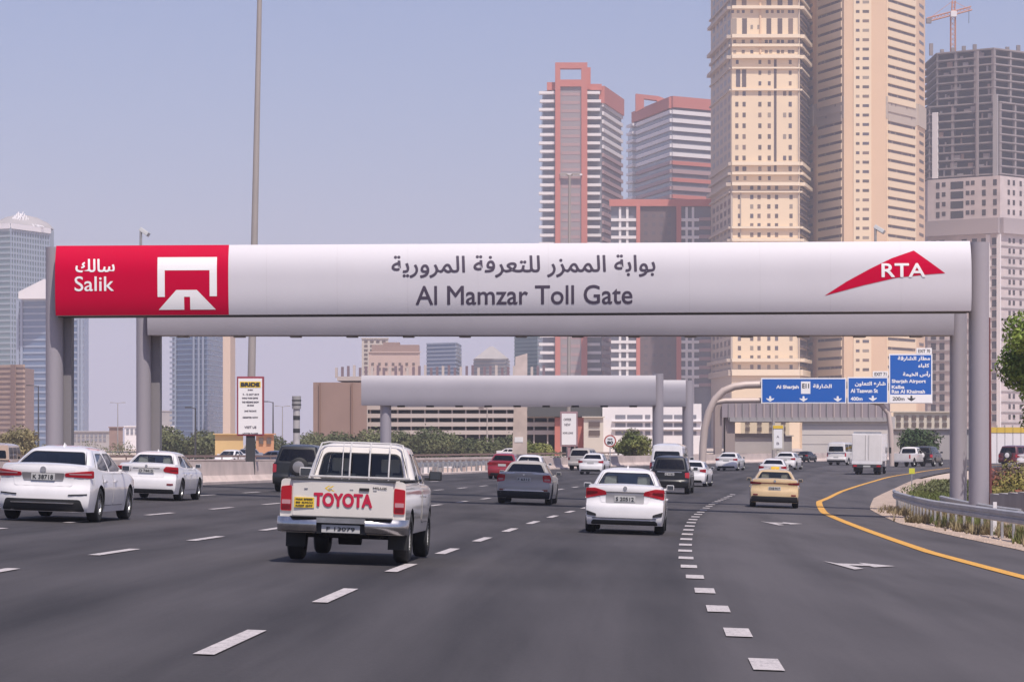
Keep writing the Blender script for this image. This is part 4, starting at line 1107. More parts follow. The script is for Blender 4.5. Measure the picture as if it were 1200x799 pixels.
def W(px, Y): return ((px - 600) / F * Y, Y)
def zy(py, Y): return CZ + (HY - py) / F * Y
G0 = .2

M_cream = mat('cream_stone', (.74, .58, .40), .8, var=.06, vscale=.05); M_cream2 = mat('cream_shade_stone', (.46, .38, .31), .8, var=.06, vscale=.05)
M_crm_t = mat('cream_trim', (.78, .64, .47), .8); M_orange = mat('sandstone_orange', (.66, .46, .30), .8, var=.05, vscale=.05)
M_slot = mat('slot_dark', (.10, .07, .065), .5); M_win = mat('window_dark', (.12, .09, .08), .3); M_winp = mat('window_purple', (.12, .10, .11), .25)
M_wht = mat('facade_white', (.74, .70, .70), .75, var=.05, vscale=.1); M_redb = mat('facade_red', (.50, .17, .135), .7, var=.05, vscale=.1)
M_pinkb = mat('facade_pink_brown', (.38, .26, .26), .7, var=.06, vscale=.1); M_gridg = mat('facade_glass_grey', (.20, .20, .23), .25, .0, var=.1, vscale=.3)
M_glb = mat('glass_blue', (.10, .16, .27), .25, .1, var=.15, vscale=.05); M_glt = mat('glass_teal', (.12, .19, .20), .25, .1, var=.12, vscale=.05)
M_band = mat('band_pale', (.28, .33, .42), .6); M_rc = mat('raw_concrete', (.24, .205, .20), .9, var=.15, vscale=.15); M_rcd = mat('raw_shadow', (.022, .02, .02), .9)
M_brn = mat('building_brown', (.27, .18, .15), .85, var=.07, vscale=.3); M_grb = mat('building_grey', (.36, .33, .32), .8, var=.08, vscale=.2)
M_clad = mat('clad_pale', (.54, .46, .44), .8, var=.12, vscale=.2)
M_wdk = mat('opening_dark', (.03, .022, .022), .8)
M_crane = mat('crane_orange', (.55, .20, .07), .6); M_yw = mat('wall_yellow', (.60, .42, .20), .85, var=.05, vscale=.3)

# ---- cream classical tower
YC = 1050
t = bt_('apartment_tower', 'cream stone tower with cornices and tall arched windows, left of its paler twin ribbed tower')
top = zy(-70, YC); A, B, C_, D_ = W(834, YC + 55), W(857.5, YC), W(937, YC), W(946, YC + 25)
poly = [A, B, C_, D_, (D_[0] + 2, YC + 70), (A[0] + 2, YC + 90)]
obj('wall', prism(poly, G0, top), M_cream, t)
ff = Face(B, C_); fl = Face(A, B); fr = Face(C_, D_)
zf = lambda py: zy(py, YC)
obj_l = fl.part(t, 'side_wall', M_cream2, .2, fl.L - .3, G0, top, .02, .25)  # duller cream here and on its cornices paints in the left face's shade
wins = []; rnd = random.Random(5); WV = [M_win, M_win, M_winp, mat('window_brown', (.20, .14, .11), .5), mat('window_curtain', (.30, .24, .19), .6)]
def wrow(py, pxs, h, wd):
    for p_ in pxs: wins.append((p_, py, h, wd))
def corn(y0, y1, out=1.2):
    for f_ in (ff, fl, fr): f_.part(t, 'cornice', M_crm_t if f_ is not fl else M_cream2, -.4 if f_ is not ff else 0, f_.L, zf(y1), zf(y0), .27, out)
for y0, y1, o_ in ((-30, -27, 1), (-2, 0, 1), (7.5, 11, 1.6), (41, 45, 1.8), (52, 55, 1.0), (65, 69, 1.8), (79, 81, .9), (104.5, 106.5, .9), (190, 194, 1.2), (202, 205, 1.4), (214, 218, 2.0), (224, 226, 1.0), (265.5, 268, 1.2), (280, 283, 1.6), (420, 424, 1.8), (433, 440, 1.2)): corn(y0, y1, o_)
upper = (863.5, 872, 890.5, 901.5, 919.5, 926)
for k in range(8): wrow(110 + 12.6*k - .2, upper[:2] + upper[2:4] + (upper[5],) + ((upper[4],) if k % 2 == 0 else ()), 4.5, 3.0)
for y in (73, 198, 209, 85.5, 98): wrow(y, upper[2:4] + (864, 926) + ((873,) if y > 190 else ()), 4, 2.6)
wrow(92, (865, 872), 17, 4)
for y in (49, 61): wrow(y, (861, 871, 881, 898, 903, 912, 917, 925, 929), 3.2, 2.8)
wrow(32, (860.5, 872.5, 901, 914, 926.5), 17, 4.5)
wrow(14, (858.5, 865, 871, 881, 899, 905, 912, 917, 925, 929), 3, 2.6); wrow(3, (860, 872, 901, 914, 926), 8, 4.5); wrow(32, (881, 889), 4, 2.4); wrow(-14, (860, 872, 901, 914, 926), 14, 4.5)
lower = (866.5, 881, 889.5, 901, 910, 927)
for y in [220 + 11.05*k for k in range(20)]: wrow(y, lower, 4.2, 3.0 if y else 3)
for (p_, py, h, wd) in wins:
    if py > 446: continue
    u = ff.u_px(p_); ff.part(t, 'window', WV[rnd.randrange(5)], u - wd*.62*YC/F, u + wd*.62*YC/F, zf(py + h*.6), zf(py - h*.6), -.05, .06)
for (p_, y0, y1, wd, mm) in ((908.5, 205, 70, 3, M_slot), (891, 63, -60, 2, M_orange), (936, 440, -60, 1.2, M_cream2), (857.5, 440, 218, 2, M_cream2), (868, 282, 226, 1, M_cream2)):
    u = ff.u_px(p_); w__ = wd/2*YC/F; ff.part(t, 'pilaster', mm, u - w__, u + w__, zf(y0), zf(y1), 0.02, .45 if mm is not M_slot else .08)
bm = bmesh.new()
for k in range(48):
    y = -55 + k * 11.05
    if y > 440: break
    for j in range(5):
        u = fl.L * (.1 + .19 * j); fl.add(bm, u, u + fl.L*.1, zf(y + 6.5), zf(y), .2, .31)
obj('side_windows', bm, M_win, t)['kind'] = 'stuff'
bm = bmesh.new()
for k in range(46):
    y = -55 + k * 11.05
    fr.add(bm, 1.2, fr.L * .9, zf(y + 6), zf(y), .0, .1)
    fr.add(bm, .3, fr.L, zf(y + 8.5), zf(y + 6.5), .0, 1.0)
obj('end_balconies', bm, M_slot, t)['kind'] = 'stuff'

# ---- ribbed orange tower
t = bt_('apartment_tower', 'tall peach tower with rows of long dark slot openings on both flanks')
pa, pb, pc, pd, pe, pf = W(945.5, YC + 40), W(954, YC + 28), W(989, YC + 2), W(1038, YC + 2), W(1075, YC + 26), W(1084, YC + 42)
top = zy(-70, YC)
obj('wall', prism([pa, pb, pc, pd, pe, pf, (pf[0], YC + 90), (pa[0] + 4, YC + 90)], G0, top), M_orange, t)
fL, fM, fR, fA, fZ = Face(pb, pc), Face(pc, pd), Face(pd, pe), Face(pa, pb), Face(pe, pf)
for f_, p0, p1, slope in ((fL, 959, 986.5, 0), (fR, 1040.5, 1072, 0)):
    f_.part(t, 'flank_wall', M_cream, f_.u_px(957), f_.u_px(988.3), G0, top, -.1, .05) if f_ is fL else f_.part(t, 'flank_wall', M_cream, f_.u_px(1039.3), f_.u_px(1073.5), G0, top, -.1, .05)
    u0, u1 = f_.u_px(p0), f_.u_px(p1)
    for k in range(46):
        y = -58 + 11.05 * k
        if y > 455: break
        mid = 113 < y < 138
        f_.part(t, 'slot_opening', M_slot, u0, u1, zf(y + 3.1), zf(y), -.02, .1)
        for q_ in range(5): 
            if rnd.random() < .45: uu = u0 + (u1 - u0)*(q_ + .2 + .5*rnd.random())/5; f_.part(t, 'slot_blind', WV[3 + rnd.randrange(2)], uu, uu + .9, zf(y + 2.9), zf(y + .2), .1, .16)
        f_.part(t, 'parapet', M_cream2 if mid else M_cream, u0 - .3, u1 + .3, zf(y + 10.6), zf(y + 3.5), .02, .42)
fM.part(t, 'centre_strip', M_cream, fM.u_px(1000), fM.u_px(1021), G0, top, .0, .3)
for k in range(46):
    y = -55 + 11.05 * k
    if y > 455: break
    for p_, wd in ((1005, 4.2), (1014.5, 7.5)):
        u = fM.u_px(p_); fM.part(t, 'window', WV[rnd.randrange(5)], u - wd/2*.3, u + wd/2*.3, zf(y + 3.3), zf(y), .28, .36)
for f_ in (fA, fZ):
    bm = bmesh.new()
    for k in range(46):
        y = -55 + 11.05 * k; f_.add(bm, f_.L*.25, f_.L*.8, zf(y + 3.5), zf(y), 0, .1)
    obj('end_windows', bm, M_win, t)['kind'] = 'stuff'
fA.part(t, 'pipe_shaft', M_wht, .1, 1.1, G0, zf(118), .1, .8)
for f_ in (fL, fR, fA, fZ): f_.part(t, 'belt_course', M_cream2, 0, f_.L, zf(138), zf(112), .05, .5 if f_ in (fA, fZ) else .12)

# ---- red framed tower (left)
YT = 1150; zt_ = lambda py: zy(py, YT); k_ = YT / F
t = bt_('apartment_tower', 'tall tower with red picture-frame fin and white stacked balconies')
a, b, cc, d = W(636, YT + 6), W(650, YT), W(705, YT), W(728, YT + 45)
obj('core', prism([a, b, cc, d, (d[0] - 8, YT + 60), (a[0], YT + 50)], G0, zt_(105)), M_gridg, t)
fb = Face(W(632, YT), W(705, YT)); fs = Face(cc, d)
u = lambda p: (p - 632) * k_
# fin frame
for p0, p1 in ((650.5, 656.5), (681, 688)): fb.part(t, 'fin_post', M_redb, u(p0), u(p1), G0, zt_(75), .2, 4)
for p0, p1 in ((656.5, 681),): fb.part(t, 'fin_beam', M_redb, u(p0), u(p1), zt_(82), zt_(75), .2, 4); fb.part(t, 'fin_beam', M_redb, u(p0), u(p1), zt_(103), zt_(95), .2, 4)
fb.part(t, 'fin_glass', mat('fin_panel', (.30, .26, .27), .5), u(656.5), u(681), G0, zt_(103), .2, 3.2)
fb.part(t, 'fin_return', M_redb, u(688), u(692), zt_(105), zt_(80), -6, 2)
for k in range(42):
    y = 110 + 9.8*k
    if y > 450: break
    fb.part(t, 'fin_mullion', M_pinkb, u(658), u(679.5), zt_(y + 3.6), zt_(y), 3.2, 3.28)
fb.part(t, 'maintenance_cradle', M_wht, u(656), u(682), zt_(207), zt_(205), 4.1, 5)
for k in range(36):
    y = 108 + 9.8 * k
    if y > 455: break
    j = (k % 2) * 1.2
    fb.part(t, 'balcony', M_wht, u(631.5 + j), u(650), zt_(y + 3.2), zt_(y), -1.0, 2.6)
    fb.part(t, 'balcony', M_wht, u(688), u(703 + j), zt_(y + 3.2), zt_(y), -1.0, 2.6)
    fs.part(t, 'facade_band', M_wht if y < 172 else M_pinkb, .2, fs.L, zt_(y + 4.2 + 3), zt_(y + 3 + .0), .1, .8)
fs.part(t, 'roof_parapet', M_redb, -.2, fs.L + .2, zt_(121), zt_(101), -1, 1.2)
fb.part(t, 'roof_parapet', M_redb, u(688), u(705), zt_(106), zt_(99), -4, 1); fb.part(t, 'roof_parapet', M_redb, u(641), u(650.4), zt_(106), zt_(97), -4, 1)
for k in range(5): fs.part(t, 'roof_unit', M_wht, 2 + 3.2*k, 3.8 + 3.2*k, zt_(101), zt_(98.5), -6, -4)

# ---- second banded tower
YT2 = 1240; z2 = lambda py: zy(py, YT2)
t = bt_('apartment_tower', 'banded tower with sloping red crown behind the low red-framed block')
a, b, cc = W(741, YT2 + 60), W(787, YT2), W(836, YT2 + 14)
obj('core', prism([a, b, cc, (cc[0], YT2 + 90), (a[0], YT2 + 110)], G0, z2(126)), M_gridg, t)
f1, f2 = Face(a, b), Face(b, cc)
for k in range(36):
    y = 129 + 9.9 * k
    if y > 455: break
    mm = M_wht if y < 180 else (M_pinkb if k % 2 else M_redb)
    f2.part(t, 'facade_band', mm, 0, f2.L, z2(y + 4.6), z2(y), 0, .8)
    f1.part(t, 'facade_band', M_wht if y < 180 else M_pinkb, 8, f1.L, z2(y + 4.2), z2(y), 0, .8)
    f1.part(t, 'balcony', M_wht, -1.2, 9, z2(y + 3), z2(y), 0, 2.4)
f2.part(t, 'crown', M_redb, -.2, f2.L, z2(126), z2(113), -1, 1.2)
f1.part(t, 'crown', M_redb, 3, f1.L + .1, z2(127), z2(114), -1, 1.2)
cr_ = obj('crown_fin', xz_slab([(P(747, YT2), z2(126)), (P(747, YT2), z2(104)), (P(774, YT2), z2(107)), (P(787, YT2), z2(112)), (P(787, YT2), z2(117)), (P(775, YT2), z2(119)), (P(772, YT2), z2(112)), (P(757, YT2), z2(110)), (P(757, YT2), z2(121))], YT2 + 18, YT2 + 22), M_redb, t)
obj('plant_room', box(P(787, YT2), P(808, YT2), YT2 + 22, YT2 + 45, z2(113), z2(109)), M_wht, t)

# ---- low red framed block in front
YT3 = 1110; z3 = lambda py: zy(py, YT3); k3 = YT3 / F
t = bt_('apartment_block', 'lower block with red frame, dark glass centre and white window grids', 'apartment block')
f3 = Face(W(714, YT3), W(833, YT3)); u3 = lambda p: (p - 714) * k3
obj('core', prism([W(716, YT3 + .2), W(833, YT3 + .2), W(833, YT3 + 26), W(718, YT3 + 26)], G0, z3(237)), M_gridg, t)
f3.part(t, 'top_beam', M_redb, u3(714), u3(833), z3(242), z3(234), 0, 1.6)
for p0, p1 in ((745.5, 750), (792.5, 798)): f3.part(t, 'frame_post', M_redb, u3(p0), u3(p1), G0, z3(242), 0, 1.6)
f3.part(t, 'centre_panel', mat('dark_panel', (.13, .09, .09), .5), u3(750), u3(792.5), G0, z3(242), 0, .6)
for k in range(20):
    y = 251 + 10.2 * k
    if y > 452: break
    for p_ in (757, 766, 775, 784): f3.part(t, 'window', M_winp, u3(p_ - 2), u3(p_ + 2), z3(y + 4), z3(y), .6, .7)
    for a0, b0 in ((716, 745.4), (798.1, 819)):
        f3.part(t, 'balcony', M_wht, u3(a0), u3(b0), z3(y + 8.6), z3(y + 5.2), 0, 1.3)
    f3.part(t, 'facade_band', M_pinkb, u3(819), u3(833), z3(y + 8), z3(y + 4), 0, .9)
for a0 in (726.5, 735, 804.5, 812): f3.part(t, 'pier', M_wht, u3(a0 - 1.4), u3(a0 + 1.4), G0, z3(243), 0, 1.0)

# ---- tower under construction with white-clad lower floors
YU = 1150; zu = lambda py: zy(py, YU); ku = YU / F
t = bt_('unfinished_tower', 'bare concrete tower frame under construction above white clad lower floors')
a, b, cc = W(1097, YU + 16), W(1165, YU), W(1225, YU + 20)
def frame_block(pts, y0, y1, step, ins=0, colm=M_rc, spacing=9):
    n_ = 0
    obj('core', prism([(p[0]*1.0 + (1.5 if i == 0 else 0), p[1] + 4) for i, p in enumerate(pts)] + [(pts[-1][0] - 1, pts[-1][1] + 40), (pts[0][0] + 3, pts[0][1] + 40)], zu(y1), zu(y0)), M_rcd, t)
    y = y0
    while y < y1 - 1:
        bm = prism(list(pts) + [(pts[-1][0], pts[-1][1] + 45), (pts[0][0], pts[0][1] + 45)], zu(y + 1.6), zu(y)); obj('floor_slab', bm, colm, t); y += step; n_ += 1
    for A_, B_ in zip(pts, pts[1:]):
        f_ = Face(A_, B_); m_ = max(1, round(f_.L / spacing))
        for k in range(m_ + 1):
            u_ = f_.L * k / m_; f_.part(t, 'pillar', colm, max(0, u_ - .5), min(f_.L, u_ + .5), zu(y1), zu(y0 + 1), -1.4, -.25)
frame_block([a, b, cc], 56, 120, 9.0)
rnd = random.Random(17); fq, fq2 = Face(W(1088, YU + 14), W(1172, YU - 4)), Face(a, b)
for k in range(60):      # hoardings, props and blockwork left on the open floors
    f_, y_ = (fq, 121.5 + 9.3*rnd.randrange(9)) if k % 3 else (fq2, 57.5 + 9.0*rnd.randrange(7)); uu = f_.L*rnd.random()*.93; ww = .4 + 2.6*rnd.random()**2
    f_.part(t, 'infill', [M_rc, M_brn, M_conc2, M_rc][rnd.randrange(4)], uu, uu + ww, zu(y_ + 7.4), zu(y_ + 7.4*rnd.random()*.8), -1.2, -.6)
fq.part(t, 'white_wall', M_wht, fq.u_px(1093), fq.u_px(1099), zu(206), zu(128), -.5, .5)
fq.part(t, 'hoist_mast', M_rc, fq.u_px(1146), fq.u_px(1148), zu(206), zu(60), .6, 1.6); fq.part(t, 'hoist_mast', M_conc2, fq.u_px(1165), fq.u_px(1170), zu(208), zu(112), .2, 1.2)
a2, c2_ = W(1088, YU + 14), W(1172, YU - 4)
frame_block([a2, c2_, W(1228, YU + 18)], 120, 206, 9.3)
wb_ = [W(1087, YU + 12), W(1172, YU - 8), W(1230, YU + 16)]
obj('clad_wall', prism(wb_ + [(wb_[2][0], YU + 60), (wb_[0][0] + 2, YU + 60)], G0, zu(208)), M_clad, t)
fw, fw2 = Face(wb_[0], wb_[1]), Face(wb_[1], wb_[2])
for f_, s0 in ((fw, 0), (fw2, 0)): f_.part(t, 'parapet', mat('net_grey', (.33, .28, .28), .9, var=.3, vscale=.12), 0, f_.L, zu(275), zu(257), 0, 1.6)
for k in range(4):
    y = 212 + 11.5 * k
    for p_ in (1099, 1106, 1134, 1140, 1153, 1166): 
        u_ = fw.u_px(p_); h_ = 7 if p_ in (1153, 1166, 1099) else 5; fw.part(t, 'window', M_wdk, u_ - .8, u_ + .8, zu(y + h_), zu(y), 0, .1)
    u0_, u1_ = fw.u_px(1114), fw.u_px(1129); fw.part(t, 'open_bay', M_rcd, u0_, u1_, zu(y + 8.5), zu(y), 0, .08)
    for p_ in (1182, 1188, 1196): u_ = fw2.u_px(p_); fw2.part(t, 'window', M_wdk, u_ - .7, u_ + .7, zu(y + 6), zu(y), 0, .1)
for k in range(18):
    y = 280 + 12.1 * k
    for p_ in (1094, 1104, 1130, 1142, 1153, 1165.5):
        u_ = fw.u_px(p_); fw.part(t, 'window', M_wdk, u_ - 1.1, u_ + 1.1, zu(y + 7.8), zu(y), 0, .1)
    fw.part(t, 'ledge', M_conc2, 0, fw.L, zu(y + 9.6), zu(y + 8.8), 0, .4); fw2.part(t, 'ledge', M_conc2, 0, fw2.L, zu(y + 9.6), zu(y + 8.8), 0, .4)
    for p_ in (1183, 1188, 1196): u_ = fw2.u_px(p_); fw2.part(t, 'window', M_wdk, u_ - .7, u_ + .7, zu(y + 5.5), zu(y), 0, .1)
for p_ in (1158.5, 1171): u_ = fw.u_px(p_); fw.part(t, 'pier', M_wht, u_ - .8, u_ + .8, G0, zu(276), 0, .7)
for k in range(9):
    p_ = 1100 + k * 13; o_ = obj('rebar_stub', box(P(p_, YU) - .7, P(p_, YU) + .7, YU + 20, YU + 21.5, zu(57), zu(43 + (k * 7) % 9)), M_rc, t)
crn = thing('tower_crane', 'orange tower crane standing on top of the unfinished tower', 'crane')
bm = bmesh.new(); x0 = P(1128, YU)
def lattice(bm, p, q, w_, n):
    p, q = Vector(p), Vector(q); d = q - p; s_ = d.normalized(); a_ = s_.cross(Vector((0, 1, 0))).normalized() * w_; b_ = Vector((0, w_, 0))
    cs = [a_ + b_, a_ - b_, -a_ - b_, -a_ + b_]
    for c_ in cs: add_cyl(bm, p + c_, q + c_, .18, n=5)
    for i in range(n):
        for j in range(4): add_cyl(bm, p + d*i/n + cs[j], p + d*(i+1)/n + cs[(j+1) % 4], .11, n=4)
lattice(bm, (x0, YU + 25, zu(57)), (x0, YU + 25, zu(8)), .9, 8); obj('mast', bm, M_crane, crn)
bm = bmesh.new(); lattice(bm, (P(1097, YU), YU + 25, zu(13)), (P(1150, YU), YU + 25, zu(-1)), .7, 14); obj('jib', bm, M_crane, crn)
bm = bmesh.new(); lattice(bm, (x0, YU + 25, zu(8)), (x0 + .3, YU + 25, zu(-10)), .6, 4); add_cyl(bm, (x0, YU+25, zu(-10)), (P(1100, YU), YU+25, zu(11)), .1, n=4); add_cyl(bm, (x0, YU+25, zu(-10)), (P(1147, YU), YU+25, zu(0)), .1, n=4); obj('tower_head', bm, M_crane, crn)
obj('cab', box(x0 - 1.2, x0 + 1.2, YU + 22.5, YU + 24.5, zu(10), zu(3), .1), M_wht, crn)
obj('counterweight', box(P(1096, YU), P(1102, YU), YU + 24, YU + 26, zu(17), zu(11), .1), M_rc, crn)
obj('hoist_cable', cyl((P(1147, YU), YU + 25, zu(0)), (P(1147, YU), YU + 25, zu(17)), .12, n=4), M_dark, crn)

# ---- glass towers at left
def banded(name, label, x0, x1, xs, Y, ytop, m_core, m_band, step, cat='tower', h=.35, base=G0, Ydepth=40):
    """two-faced glass block: front face x0..xs, side face xs..x1"""
    t = thing(name, label, cat); zz = lambda py: zy(py, Y); a, b, c_ = W(x0, Y + (0 if xs >= x1 else Ydepth*.3)), W(xs, Y), W(x1, Y + Ydepth)
    pts = [a, b] + ([c_] if xs < x1 else [])
    obj('core', prism(pts + [(pts[-1][0], Y + Ydepth + 20), (a[0], Y + Ydepth + 20)], base, zz(ytop)), m_core, t)
    fs_ = [Face(p, q) for p, q in zip(pts, pts[1:])]
    y = ytop
    while zz(y) > base + 3:
        for f_ in fs_: f_.part(t, 'floor_band', m_band, 0, f_.L, zz(y + step*h), zz(y), 0, .35)
        y += step
    return t, fs_, zz
t, fs_, zz = banded('office_tower', 'grey glass tower with latticed crown at the far left edge', -30, 57, 12, 1700, 262, M_glt, mat('band_teal', (.26, .31, .34), .5), 6.6)
for k in range(16): fs_[1].part(t, 'mullion', M_band, fs_[1].L*k/15 - .25, fs_[1].L*k/15 + .25, G0, zz(266), .3, .7)
for f_ in fs_: f_.part(t, 'cornice', M_wht, 0, f_.L, zz(268), zz(262), .1, 1.5)
bm = bmesh.new(); cx_ = P(20, 1730)
for k in range(-6, 7):
    xa = cx_ + k * 2.6; hgt = zz(243) - zz(262)
    add_cyl(bm, (xa, 1730, zz(262)), (cx_ + k * .9, 1735, zz(262) + hgt * (1 - abs(k)/9)), .5, n=5)
    add_cyl(bm, (xa, 1728, zz(262)), (cx_ + (k + 3) * .9, 1735, zz(262) + hgt * (1 - abs(k)/8)), .35, n=5)
obj('roof_lattice', bm, M_wht, t)
obj('roof_dome', lathe([(zz(262), 19), (zz(255), 16), (zz(248), 9), (zz(244), .1)], 16, 'Z'), M_grb, t, smooth=30).location = (cx_, 1745, 0)
t, fs_, zz = banded('office_tower', 'blue glass tower with white wedge roof behind the left gantry column', 22, 97, 96.9, 1400, 350, M_glb, M_band, 7.7, h=.28)
f_ = fs_[0]
obj('wedge_roof', xz_slab([(P(22, 1400), zz(350)), (P(22, 1400), zz(342)), (P(52, 1400), zz(327)), (P(97, 1400), zz(337)), (P(97, 1400), zz(350))], 1399, 1420), M_wht, t)
for p_ in (22, 26, 93, 96.5): f_.part(t, 'edge_pier', M_band, f_.u_px(p_) - .5, f_.u_px(p_) + .5, G0, zz(350), .3, 1.0)
t, fs_, zz = banded('apartment_block', 'brown block at the left edge in front of the glass tower', -20, 28, 27.9, 900, 427, M_brn, mat('band_tan', (.36, .25, .19), .7), 6, 'apartment block', h=.5)
fs_[0].part(t, 'stair_shaft', mat('shaft_brown', (.2, .12, .09), .8), fs_[0].u_px(15), fs_[0].u_px(20), G0, zz(427), .3, .9)
t, fs_, zz = banded('office_tower', 'dark blue glass tower seen between gantry column and light mast', 203, 263, 243, 1150, 330, M_glb, mat('band_blue', (.14, .21, .32), .3), 6.0, h=.2)
for p_ in (204, 206.5, 228, 234, 239): fs_[0].part(t, 'edge_pier', M_band, fs_[0].u_px(p_) - .35, fs_[0].u_px(p_) + .35, G0, zz(330), .3, .7)
bm = bmesh.new()
for k in range(28): fs_[0].add(bm, -.8, 1.6, zz(336 + 6.2*k + 2.5), zz(336 + 6.2*k), .3, 1.2)
obj('edge_balconies', bm, M_band, t)['kind'] = 'stuff'
t = thing('office_tower', 'narrow cream slab rising right of the dark blue glass tower', 'tower')
obj('slab', box(P(261, 1120), P(270, 1120), 1120, 1140, G0, zy(345, 1120), .3), mat('slab_cream', (.60, .45, .34), .8), t)
obj('slab_cap', box(P(260.6, 1120), P(270.4, 1120), 1119.5, 1140.5, zy(345, 1120), zy(343, 1120)), M_crm_t, t)

# ---- low town behind, left to centre
def low(name, label, x0, x1, Y, ytop, m, rows, mw, wpx=3.0, gap=5.0, h=3.0, top=None, cat='building'):
    t = thing(name, label, cat); f_ = Face(W(x0, Y), W(x1, Y)); k = Y / F
    obj('wall', prism([W(x0, Y + .1), W(x1, Y + .1), W(x1, Y + 25), W(x0, Y + 25)], G0 - 1, zy(ytop, Y)), m, t)
    for y in rows:
        p = x0 + gap * .4
        while p + wpx < x1 - 1: f_.part(t, 'window', mw, (p - x0)*k, (p + wpx - x0)*k, zy(y + h, Y), zy(y, Y), -.15, .05); p += gap
    f_.part(t, 'parapet', m if top is None else top, -.2, f_.L + .2, zy(ytop, Y), zy(ytop - 1.2, Y), -.5, .25)
    return t, f_
low('apartment_block', 'pale low block left of the second gantry column', 84, 130, 820, 506, M_grb, (509, 514), M_gridg)
low('apartment_block', 'small tan block with a flat roof left of the second gantry column', 128, 144, 700, 501, M_brn, (), M_win)
low('apartment_block', 'distant pale block half hidden by the second gantry column', 146, 204, 900, 500, M_wht, (502, 506), M_gridg)
low('apartment_block', 'far grey blocks beside the dark blue glass tower base', 186, 204, 1500, 482, M_grb, (484, 489, 494, 499), M_gridg, 14, 16, 2.2)
t, f_ = low('guard_house', 'yellow walled building behind the advert board', 252, 285, 330, 509, M_yw, (), M_win)
t, f_ = low('guard_house', 'small orange gatehouse with openings right of the advert board', 300, 321, 325, 509, mat('wall_orange', (.52, .27, .15), .85, var=.05, vscale=.4), (513,), M_win, 5, 9, 7)
t = low('apartment_block', 'cream block with ribbed balconies above the car park roof', 424, 455, 1000, 397, mat('cream_grey', (.50, .44, .38), .8), [399 + 5*k for k in range(9)], M_win, 4, 7, 2.4)[0]
t, f_ = low('apartment_block', 'pinkish block with brown top storeys above the car park', 432, 492, 960, 413, mat('pink_wall', (.46, .34, .29), .8), (425, 431), M_win, 3, 8, 3)
f_.part(t, 'brown_storeys', M_brn, 1, f_.L*.98, zy(414, 960), zy(404, 960), -8, .2); f_.part(t, 'roof_block', M_brn, f_.L*.28, f_.L*.6, zy(404, 960), zy(401, 960), -8, -.5)
banded('office_tower', 'blue glass office block above the car park', 500, 540, 534, 1300, 401, M_glb, M_band, 4.6, cat='office block', h=.35)
t, fs_, zz = banded('office_tower', 'grey office block with pyramid roof above the distant gantry', 555, 597, 592, 1400, 420, mat('glass_grey', (.22, .24, .27), .4), M_grb, 4.2, cat='office block', h=.4)
o = obj('pyramid_roof', lathe([(zz(420), 11.5), (zz(405), 1.2)], 4, 'Z'), M_grb, t); o.location = (P(576, 1412), 1412, 0); o.rotation_euler = (0, 0, R(45))
banded('office_tower', 'teal glass tower partly hidden by the white balcony tower', 603, 637, 630, 1350, 390, M_glt, mat('band_teal2', (.15, .22, .23), .4), 4.5, h=.25)

# car park
YP = 420; t = thing('car_park', 'multi-storey concrete car park with open decks beside a brown stair block', 'car park'); kp = YP / F
zpk = lambda py: zy(py, YP); fp = Face(W(367, YP), W(716, YP)); up = lambda p: (p - 367) * kp
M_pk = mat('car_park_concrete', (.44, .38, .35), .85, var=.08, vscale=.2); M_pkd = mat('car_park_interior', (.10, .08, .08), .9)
obj('stair_block', prism([W(367, YP - 6), W(430, YP - 6), W(430, YP + 18), W(369, YP + 18)], -1, zpk(449)), M_brn, t)
for p_ in (378, 415): fp.part(t, 'pilaster', mat('shaft_brown', (.2, .12, .09), .8), up(p_ - 1), up(p_ + 1), -1, zpk(450), 6.0, 6.3)
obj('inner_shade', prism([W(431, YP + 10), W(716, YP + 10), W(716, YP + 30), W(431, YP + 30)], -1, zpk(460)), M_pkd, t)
for y in (441, 459, 475, 484.5, 494.5, 504): fp.part(t, 'deck', M_pk, up(430 if y > 445 else 395), up(716), zpk(y + 5.0), zpk(y), -12, 0)
for k in range(18): p_ = 433 + k * 16; fp.part(t, 'pillar', M_pk, up(p_), up(p_ + 1.6), -1, zpk(459), -1.5, -.3)
for k in range(36): p_ = 391 + k * 7.0; fp.part(t, 'roof_fin', mat('fin_purple', (.18, .13, .15), .7) if k % 3 else M_pk, up(p_), up(p_ + 3), zpk(442), zpk(430 - (k % 4)), -4, -3.4)
fp.part(t, 'ramp_wall', M_redb, up(650), up(657), -1, zpk(489), .1, .8); fp.part(t, 'ramp_wall', M_redb, up(677), up(687), -1, zpk(489), .1, .8)
fp.part(t, 'shade_roof', mat('shade_dark', (.08, .08, .08), .8), up(618), up(708), zpk(488), zpk(475), .2, 1.5)
# white commercial building
YWH = 400; t = thing('office_building', 'low white building with three strips of windows behind the distant gantry', 'building')
f_ = Face(W(704, YWH), W(822, YWH)); kw = YWH / F
obj('wall', prism([W(706, YWH), W(822, YWH), W(822, YWH + 25), W(708, YWH + 25)], -1, zy(473, YWH)), M_wht, t)
for y in (486, 495.5, 505):
    for p_, w__ in ((721, 12), (735, 18), (756, 6), (774, 14), (790, 12), (804, 12)): f_.part(t, 'window', M_gridg, (p_ - 704)*kw, (p_ - 704 + w__)*kw, zy(y + 4.6, YWH), zy(y, YWH), -.2, .05)
for y in (493, 502.5): f_.part(t, 'ledge', M_wht, 1.5, f_.L, zy(y + .8, YWH), zy(y, YWH), .02, .4)
t, f_ = low('office_building', 'cream low building with one wide window left of the white strip-window building', 684, 707, 395, 489, mat('cream_low', (.55, .49, .42), .8), (494, 504), M_win, 13, 15, 6)

